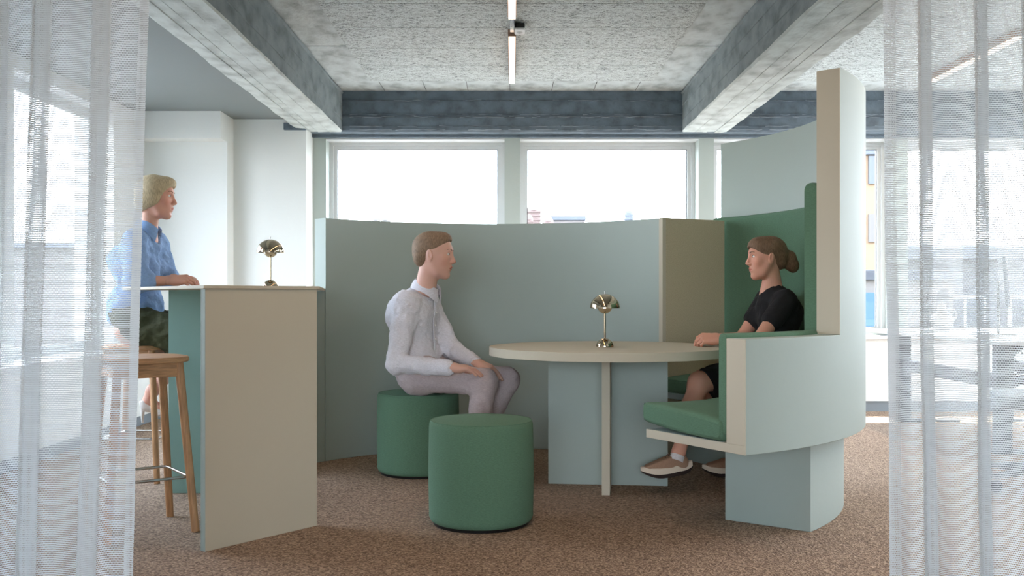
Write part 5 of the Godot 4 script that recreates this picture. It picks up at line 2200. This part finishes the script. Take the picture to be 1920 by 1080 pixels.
func booth_woman() -> void:
	var o := thing("person", "woman in a black dress with a hair bun sitting in the booth", "person", W(1.45, 0, 5.4))
	var hipN := W(1.435, 0.605, 5.37)
	var hipF := W(1.475, 0.605, 5.53)
	var kneeN := W(0.975, 0.558, 5.09)
	var kneeF := W(1.060, 0.545, 5.42)
	var ankN := W(0.850, 0.215, 4.975)
	var ankF := W(1.255, 0.115, 5.46)
	var pelvis := (hipN + hipF) * 0.5 + Vector3(0.015, 0, 0)
	var waist := W(1.485, 0.745, 5.455)
	var chest := W(1.480, 0.895, 5.45)
	var neck := W(1.410, 1.062, 5.425)
	var shN := W(1.490, 0.985, 5.305)
	var shF := W(1.452, 0.988, 5.575)
	var elN := W(1.312, 0.770, 5.20)
	var wrN := W(1.098, 0.782, 5.145)
	var elF := W(1.30, 0.770, 5.52)
	var wrF := W(1.115, 0.785, 5.275)
	var hx := frame(W(1.408, 1.222, 5.41), Vector3(-0.995, -0.03, 0.06), Vector3.UP, 0.99)
	var side := (shN - shF).normalized()
	var skin := skin_mat(Color(0.84, 0.62, 0.53))
	var f := Field.new()
	f.cap(hipN, hipF, 0.098, 0.098, 0.05)
	f.cap(waist + side * 0.035, waist - side * 0.035, 0.080, 0.080, 0.08)
	f.cap(chest + side * 0.055, chest - side * 0.055, 0.088, 0.088, 0.08)
	f.cap(shN - side * 0.02, shF + side * 0.02, 0.042, 0.042, 0.05)
	f.cap(neck + Vector3(0.02, -0.05, 0), hx * Vector3(0, -0.11, -0.03), 0.056, 0.047, 0.04)
	f.cap(shN, elN, 0.045, 0.037, 0.03); f.cap(elN, wrN, 0.037, 0.023, 0.02)
	f.cap(shF, elF, 0.045, 0.037, 0.03); f.cap(elF, wrF, 0.037, 0.023, 0.02)
	f.cap(hipN, kneeN, 0.075, 0.055, 0.04); f.cap(kneeN, kneeN.lerp(ankN, 0.35), 0.052, 0.052, 0.03); f.cap(kneeN.lerp(ankN, 0.35), ankN, 0.051, 0.033, 0.03)
	f.cap(hipF, kneeF, 0.072, 0.054, 0.04); f.cap(kneeF, ankF, 0.052, 0.034, 0.03)
	f.cap(ankN, ankN + Vector3(-0.03, -0.06, 0), 0.033, 0.03, 0.02)
	f.cap(ankF, ankF + Vector3(-0.03, -0.05, 0), 0.033, 0.03, 0.02)
	var body := f.build(0.011)
	body.has_col = true
	while body.col.size() < body.v.size(): body.col.append(Color.WHITE)
	body.take(head_mesh(true), hx)
	body.take(hand_mesh(0.85), frame(wrN + Vector3(-0.008, 0.002, 0), Vector3(-1.0, -0.02, -0.16), Vector3(0.05, 0.75, 0.66), 0.96, true))
	body.take(hand_mesh(0.60), frame(wrF + Vector3(-0.008, 0.002, 0), Vector3(-0.96, 0.0, 0.20), Vector3(0.0, 1.0, -0.15), 0.96))
	finish_body(o, body, skin)
	# dress: short sleeved top and skirt
	var black := cloth(Color(0.10, 0.105, 0.12), 3)
	f = Field.new()
	f.cap(hipN, hipF, 0.110, 0.110, 0.05)
	f.cap(waist + side * 0.04, waist - side * 0.04, 0.094, 0.094, 0.08)
	f.cap(chest + side * 0.06, chest - side * 0.06, 0.101, 0.101, 0.08)
	f.ell(chest + Vector3(-0.075, -0.015, 0) + side * 0.055, Vector3(0.05, 0.052, 0.052), 0.04)
	f.ell(chest + Vector3(-0.075, -0.015, 0) - side * 0.055, Vector3(0.05, 0.052, 0.052), 0.04)
	f.cap(chest + Vector3(0.03, 0.03, 0) + side * 0.05, chest + Vector3(0.03, 0.03, 0) - side * 0.05, 0.082, 0.082, 0.06)
	f.cap(shN - side * 0.015, shF + side * 0.015, 0.052, 0.052, 0.05)
	f.cap(neck + Vector3(0.045, -0.08, 0), neck + Vector3(0.030, 0.000, 0), 0.090, 0.055, 0.06)
	f.cap(shN, shN.lerp(elN, 0.50), 0.060, 0.058, 0.03)
	f.cap(shF, shF.lerp(elF, 0.50), 0.060, 0.058, 0.03)

	f.cut_cap(neck + Vector3(-0.035, 0.045, 0), neck + Vector3(-0.085, -0.02, 0), 0.060, 0.046, 0.012)
	var dr := putw("dress", f.build(0.009, folds(15, 15.0), 0.006), black, o)
	f = Field.new()
	f.cap(hipN, hipF, 0.108, 0.108, 0.05)
	f.cap(hipN, hipN.lerp(kneeN, 0.92), 0.092, 0.070, 0.05)
	f.cap(hipF, hipF.lerp(kneeF, 0.84), 0.090, 0.076, 0.05)
	f.cap(hipN.lerp(hipF, 0.5), kneeN.lerp(kneeF, 0.5) + Vector3(0.10, -0.02, 0), 0.085, 0.06, 0.06)
	f.cap(hipN.lerp(kneeN, 0.55) + Vector3(0, -0.02, 0.0), hipN.lerp(kneeN, 0.82) + Vector3(0.02, -0.07, 0.0), 0.07, 0.04, 0.05)
	f.cut_plane(kneeN + Vector3(0.055, 0, 0), Vector3(-1, -0.55, 0.25), 0.01)
	putw("skirt", f.build(0.009, folds(16, 12.0), 0.007), black, dr)
	# hair drawn back into a low bun
	f = Field.new()
	f.ell(Vector3(0, 0.040, -0.016), Vector3(0.081, 0.082, 0.104), 0.02)
	f.ell(Vector3(0, 0.060, 0.050), Vector3(0.062, 0.052, 0.050), 0.03)
	f.ell(Vector3(0, -0.010, -0.075), Vector3(0.062, 0.062, 0.045), 0.03)
	f.cut_ell(Vector3(0, -0.045, 0.080), Vector3(0.090, 0.105, 0.078), 0.014)
	f.cut_ell(Vector3(0.085, -0.045, 0.02), Vector3(0.032, 0.055, 0.050), 0.012)
	f.cut_ell(Vector3(-0.085, -0.045, 0.02), Vector3(0.032, 0.055, 0.050), 0.012)
	f.cut_plane(Vector3(0, -0.085, -0.08), Vector3(0, -1, 0.5), 0.02)
	f.ell(Vector3(0, -0.020, -0.130), Vector3(0.042, 0.050, 0.040), 0.02)
	f.ell(Vector3(0.008, -0.050, -0.150), Vector3(0.034, 0.040, 0.034), 0.02)
	f.cap(Vector3(0, 0.012, -0.10), Vector3(0, 0.0, -0.135), 0.030, 0.034, 0.015)
	var hair := MB.new()
	hair.take(f.build(0.0042, folds(19, 60.0), 0.001, Vector3(1.6, 1.6, 0.5)), hx)
	putw("hair", hair, hair_mat(Color(0.56, 0.44, 0.34), Vector3(22, 5, 22)), o)
	face_details(o, hx, Color(0.22, 0.2, 0.16), mat(Color(0.34, 0.26, 0.2), 0.8))
	# socks and trainers
	for q in [[ankN, Vector3(-0.97, -0.10, 0.16), 0], [ankF, Vector3(-0.98, 0.0, 0.1), 1]]:
		var a: Vector3 = q[0]
		var up := Vector3(-0.10, 1, 0) if q[2] == 0 else Vector3.UP
		var sx := frame(a - Vector3(0, 0.118 if q[2] == 0 else 0.11, 0) + Vector3(-0.022, 0, 0), q[1], up, 1.0)
		shoe(o, sx, Color(0.70, 0.56, 0.46), Color(0.88, 0.82, 0.74), true)
		var mb := MB.new()
		var kn := kneeN if q[2] == 0 else kneeF
		var leg := (kn - a).normalized()
		tube(mb, [a - leg * 0.05, a - leg * 0.03, a - leg * 0.019], 0.0375, 0.0372, 22, false)
		putw("sock", mb, cloth(Color(0.92, 0.9, 0.9), 4), o)
	# thin bracelet at the near wrist
	var mb := MB.new()
	var pts := []
	for k in 21:
		var t := TAU * k / 20
		pts.append(wrN + Vector3(0.012, 0.026 * sin(t), 0.026 * cos(t)))
	tube(mb, pts, 0.0016, -1, 6, false)
	putw("bracelet", mb, M.dark, o)

func bar_woman() -> void:
	var o := thing("person", "blond woman in a blue shirt and olive trousers seated at the bar counter", "person", W(-2.07, 0, 5.42))
	var hipN := W(-2.070, 0.835, 5.34)
	var hipF := W(-2.085, 0.835, 5.51)
	var kneeN := W(-1.695, 0.790, 5.35)
	var kneeF := W(-1.72, 0.790, 5.52)
	var ankN := W(-1.978, 0.488, 5.37)
	var ankF := W(-1.86, 0.40, 5.53)
	var pelvis := (hipN + hipF) * 0.5
	var waist := W(-2.085, 0.985, 5.42)
	var chest := W(-2.062, 1.180, 5.40)
	var neck := W(-2.005, 1.362, 5.38)
	var shN := W(-2.030, 1.300, 5.255)
	var shF := W(-2.010, 1.305, 5.515)
	var elN := W(-1.990, 1.090, 5.17)
	var wrN := W(-1.838, 1.090, 5.23)
	var elF := W(-1.965, 1.115, 5.54)
	var wrF := W(-1.835, 1.095, 5.40)
	var hx := frame(W(-1.955, 1.552, 5.36), Vector3(0.99, -0.04, -0.10), Vector3.UP, 0.97)
	var side := (shN - shF).normalized()
	var skin := skin_mat(Color(0.84, 0.64, 0.56))
	var f := Field.new()
	f.cap(hipN, hipF, 0.10, 0.10, 0.05)
	f.cap(waist + side * 0.04, waist - side * 0.04, 0.085, 0.085, 0.08)
	f.cap(chest + side * 0.055, chest - side * 0.055, 0.092, 0.092, 0.08)
	f.cap(shN - side * 0.02, shF + side * 0.02, 0.045, 0.045, 0.05)
	f.cap(neck - Vector3(0.01, 0.05, 0), hx * Vector3(0, -0.11, -0.03), 0.055, 0.048, 0.04)
	f.cap(shN, elN, 0.046, 0.038, 0.03); f.cap(elN, wrN, 0.038, 0.024, 0.02)
	f.cap(shF, elF, 0.046, 0.038, 0.03); f.cap(elF, wrF, 0.038, 0.024, 0.02)
	f.cap(hipN, kneeN, 0.078, 0.056, 0.04); f.cap(kneeN, ankN, 0.053, 0.034, 0.03)
	f.cap(hipF, kneeF, 0.078, 0.056, 0.04); f.cap(kneeF, ankF, 0.053, 0.034, 0.03)
	# bare feet inside the pumps, heel raised
	f.cap(ankN, ankN + Vector3(-0.035, -0.07, 0), 0.034, 0.026, 0.02); f.cap(ankN + Vector3(-0.02, -0.06, 0), ankN + Vector3(0.09, -0.125, 0.0), 0.030, 0.022, 0.02)
	f.cap(ankF, ankF + Vector3(-0.035, -0.07, 0), 0.034, 0.026, 0.02); f.cap(ankF + Vector3(-0.02, -0.06, 0), ankF + Vector3(0.09, -0.125, 0.0), 0.030, 0.022, 0.02)
	var body := f.build(0.011)
	body.has_col = true
	while body.col.size() < body.v.size(): body.col.append(Color.WHITE)
	body.take(head_mesh(true), hx)
	body.take(hand_mesh(0.70), frame(wrN + Vector3(0.006, 0.004, 0), Vector3(0.97, 0.02, -0.22), Vector3(0.0, 0.80, 0.60), 0.96))
	body.take(hand_mesh(0.50), frame(wrF + Vector3(0.006, 0.004, 0), Vector3(0.86, 0.05, 0.50), Vector3(0.0, 1.0, -0.2), 0.96, true))
	finish_body(o, body, skin)
	# blue shirt, sleeves to below the elbow, loose over the waist
	var blue := cloth(Color(0.60, 0.75, 0.95), 5)
	f = Field.new()
	f.cap(waist + Vector3(-0.01, -0.08, 0) + side * 0.055, waist + Vector3(-0.01, -0.08, 0) - side * 0.055, 0.115, 0.115, 0.06)
	f.cap(waist + side * 0.055, waist - side * 0.055, 0.112, 0.112, 0.08)
	f.cap(chest + side * 0.065, chest - side * 0.065, 0.112, 0.112, 0.08)
	f.ell(chest + Vector3(0.08, -0.03, 0) + side * 0.055, Vector3(0.05, 0.06, 0.055), 0.05)
	f.ell(chest + Vector3(0.08, -0.03, 0) - side * 0.055, Vector3(0.05, 0.06, 0.055), 0.05)
	f.cap(chest + Vector3(-0.06, 0.03, 0) + side * 0.05, chest + Vector3(-0.06, 0.03, 0) - side * 0.05, 0.085, 0.085, 0.06)
	f.cap(shN - side * 0.015, shF + side * 0.015, 0.060, 0.060, 0.06)
	f.cap(neck - Vector3(0.02, 0.06, 0), neck + Vector3(-0.012, 0.0, 0), 0.075, 0.060, 0.05)
	f.cap(shN, elN, 0.068, 0.064, 0.03); f.cap(elN, elN.lerp(wrN, 0.28), 0.064, 0.058, 0.02)
	f.cap(shF, elF, 0.066, 0.062, 0.03); f.cap(elF, elF.lerp(wrF, 0.28), 0.062, 0.056, 0.02)
	f.cut_cap(neck + Vector3(0.03, 0.03, 0), neck + Vector3(0.10, -0.06, 0), 0.052, 0.040, 0.01)
	f.cut_plane(waist + Vector3(0, -0.135, 0), Vector3(0, -1, 0), 0.01)
	var sh := putw("shirt", f.build(0.009, folds(25, 14.0), 0.010, Vector3(1.0, 1.2, 1.0)), blue, o)
	collar(sh, neck + Vector3(0.006, 0.022, 0), 0.060, Vector3(1, 0, -0.1), 0.45, blue, 0.55, 0.06)
	# olive trousers
	f = Field.new()
	f.cap(hipN, hipF, 0.125, 0.125, 0.05)
	f.cap(hipN + Vector3(-0.03, 0.05, 0), hipF + Vector3(-0.03, 0.05, 0), 0.112, 0.112, 0.05)
	f.cap(hipN, kneeN, 0.112, 0.090, 0.05); f.cap(kneeN, kneeN.lerp(ankN, 0.62), 0.085, 0.080, 0.04)
	f.cap(hipF, kneeF, 0.112, 0.090, 0.05); f.cap(kneeF, kneeF.lerp(ankF, 0.62), 0.085, 0.080, 0.04)
	f.cut_plane(kneeN.lerp(ankN, 0.60), (ankN - kneeN), 0.006)
	putw("trousers", f.build(0.010, folds(26, 13.0), 0.012, Vector3(0.9, 1.2, 0.9)), cloth(Color(0.33, 0.34, 0.24), 6), o)
	# blond bob
	f = Field.new()
	f.ell(Vector3(0, 0.042, -0.014), Vector3(0.088, 0.086, 0.106), 0.02)
	f.ell(Vector3(0, -0.030, -0.055), Vector3(0.084, 0.080, 0.062), 0.03)
	f.ell(Vector3(0.062, -0.010, -0.010), Vector3(0.028, 0.070, 0.052), 0.03)
	f.ell(Vector3(-0.062, -0.010, -0.010), Vector3(0.028, 0.070, 0.052), 0.03)
	f.ell(Vector3(0.015, 0.082, 0.060), Vector3(0.056, 0.036, 0.044), 0.03)
	f.cut_ell(Vector3(0, -0.052, 0.098), Vector3(0.100, 0.112, 0.082), 0.012)
	f.cut_plane(Vector3(0, -0.085, -0.06), Vector3(0, -1, 0.45), 0.02)
	var hair := MB.new()
	hair.take(f.build(0.0042, folds(29, 50.0), 0.0008, Vector3(1.8, 0.5, 1.8)), hx)
	putw("hair", hair, hair_mat(Color(0.88, 0.81, 0.66), Vector3(26, 4, 26)), o)
	face_details(o, hx, Color(0.25, 0.33, 0.4), mat(Color(0.55, 0.44, 0.32), 0.8))
	# white pumps
	var white := mat(Color(0.86, 0.84, 0.82), 0.4)
	for a in [ankN, ankF]:
		f = Field.new()
		f.cap(a + Vector3(-0.040, -0.060, 0), a + Vector3(-0.035, -0.085, 0), 0.031, 0.028, 0.02)
		f.cap(a + Vector3(-0.030, -0.082, 0), a + Vector3(0.10, -0.135, 0), 0.029, 0.028, 0.02)
		f.cap(a + Vector3(0.10, -0.135, 0), a + Vector3(0.155, -0.143, 0), 0.027, 0.014, 0.02)
		f.cut_cap(a + Vector3(-0.034, -0.05, 0), a + Vector3(0.06, -0.092, 0), 0.028, 0.026, 0.005)
		f.cut_plane(a + Vector3(-0.04, -0.048, 0), Vector3(-0.3, 1, 0), 0.004)
		var p := putw("shoe", f.build(0.0042), white, o)
		var mb := MB.new()
		tube(mb, [a + Vector3(-0.052, -0.095, 0), a + Vector3(-0.056, -0.14, 0), a + Vector3(-0.054, -0.178, 0)], 0.013, 0.0055, 12)
		putw("heel", mb, white, p)
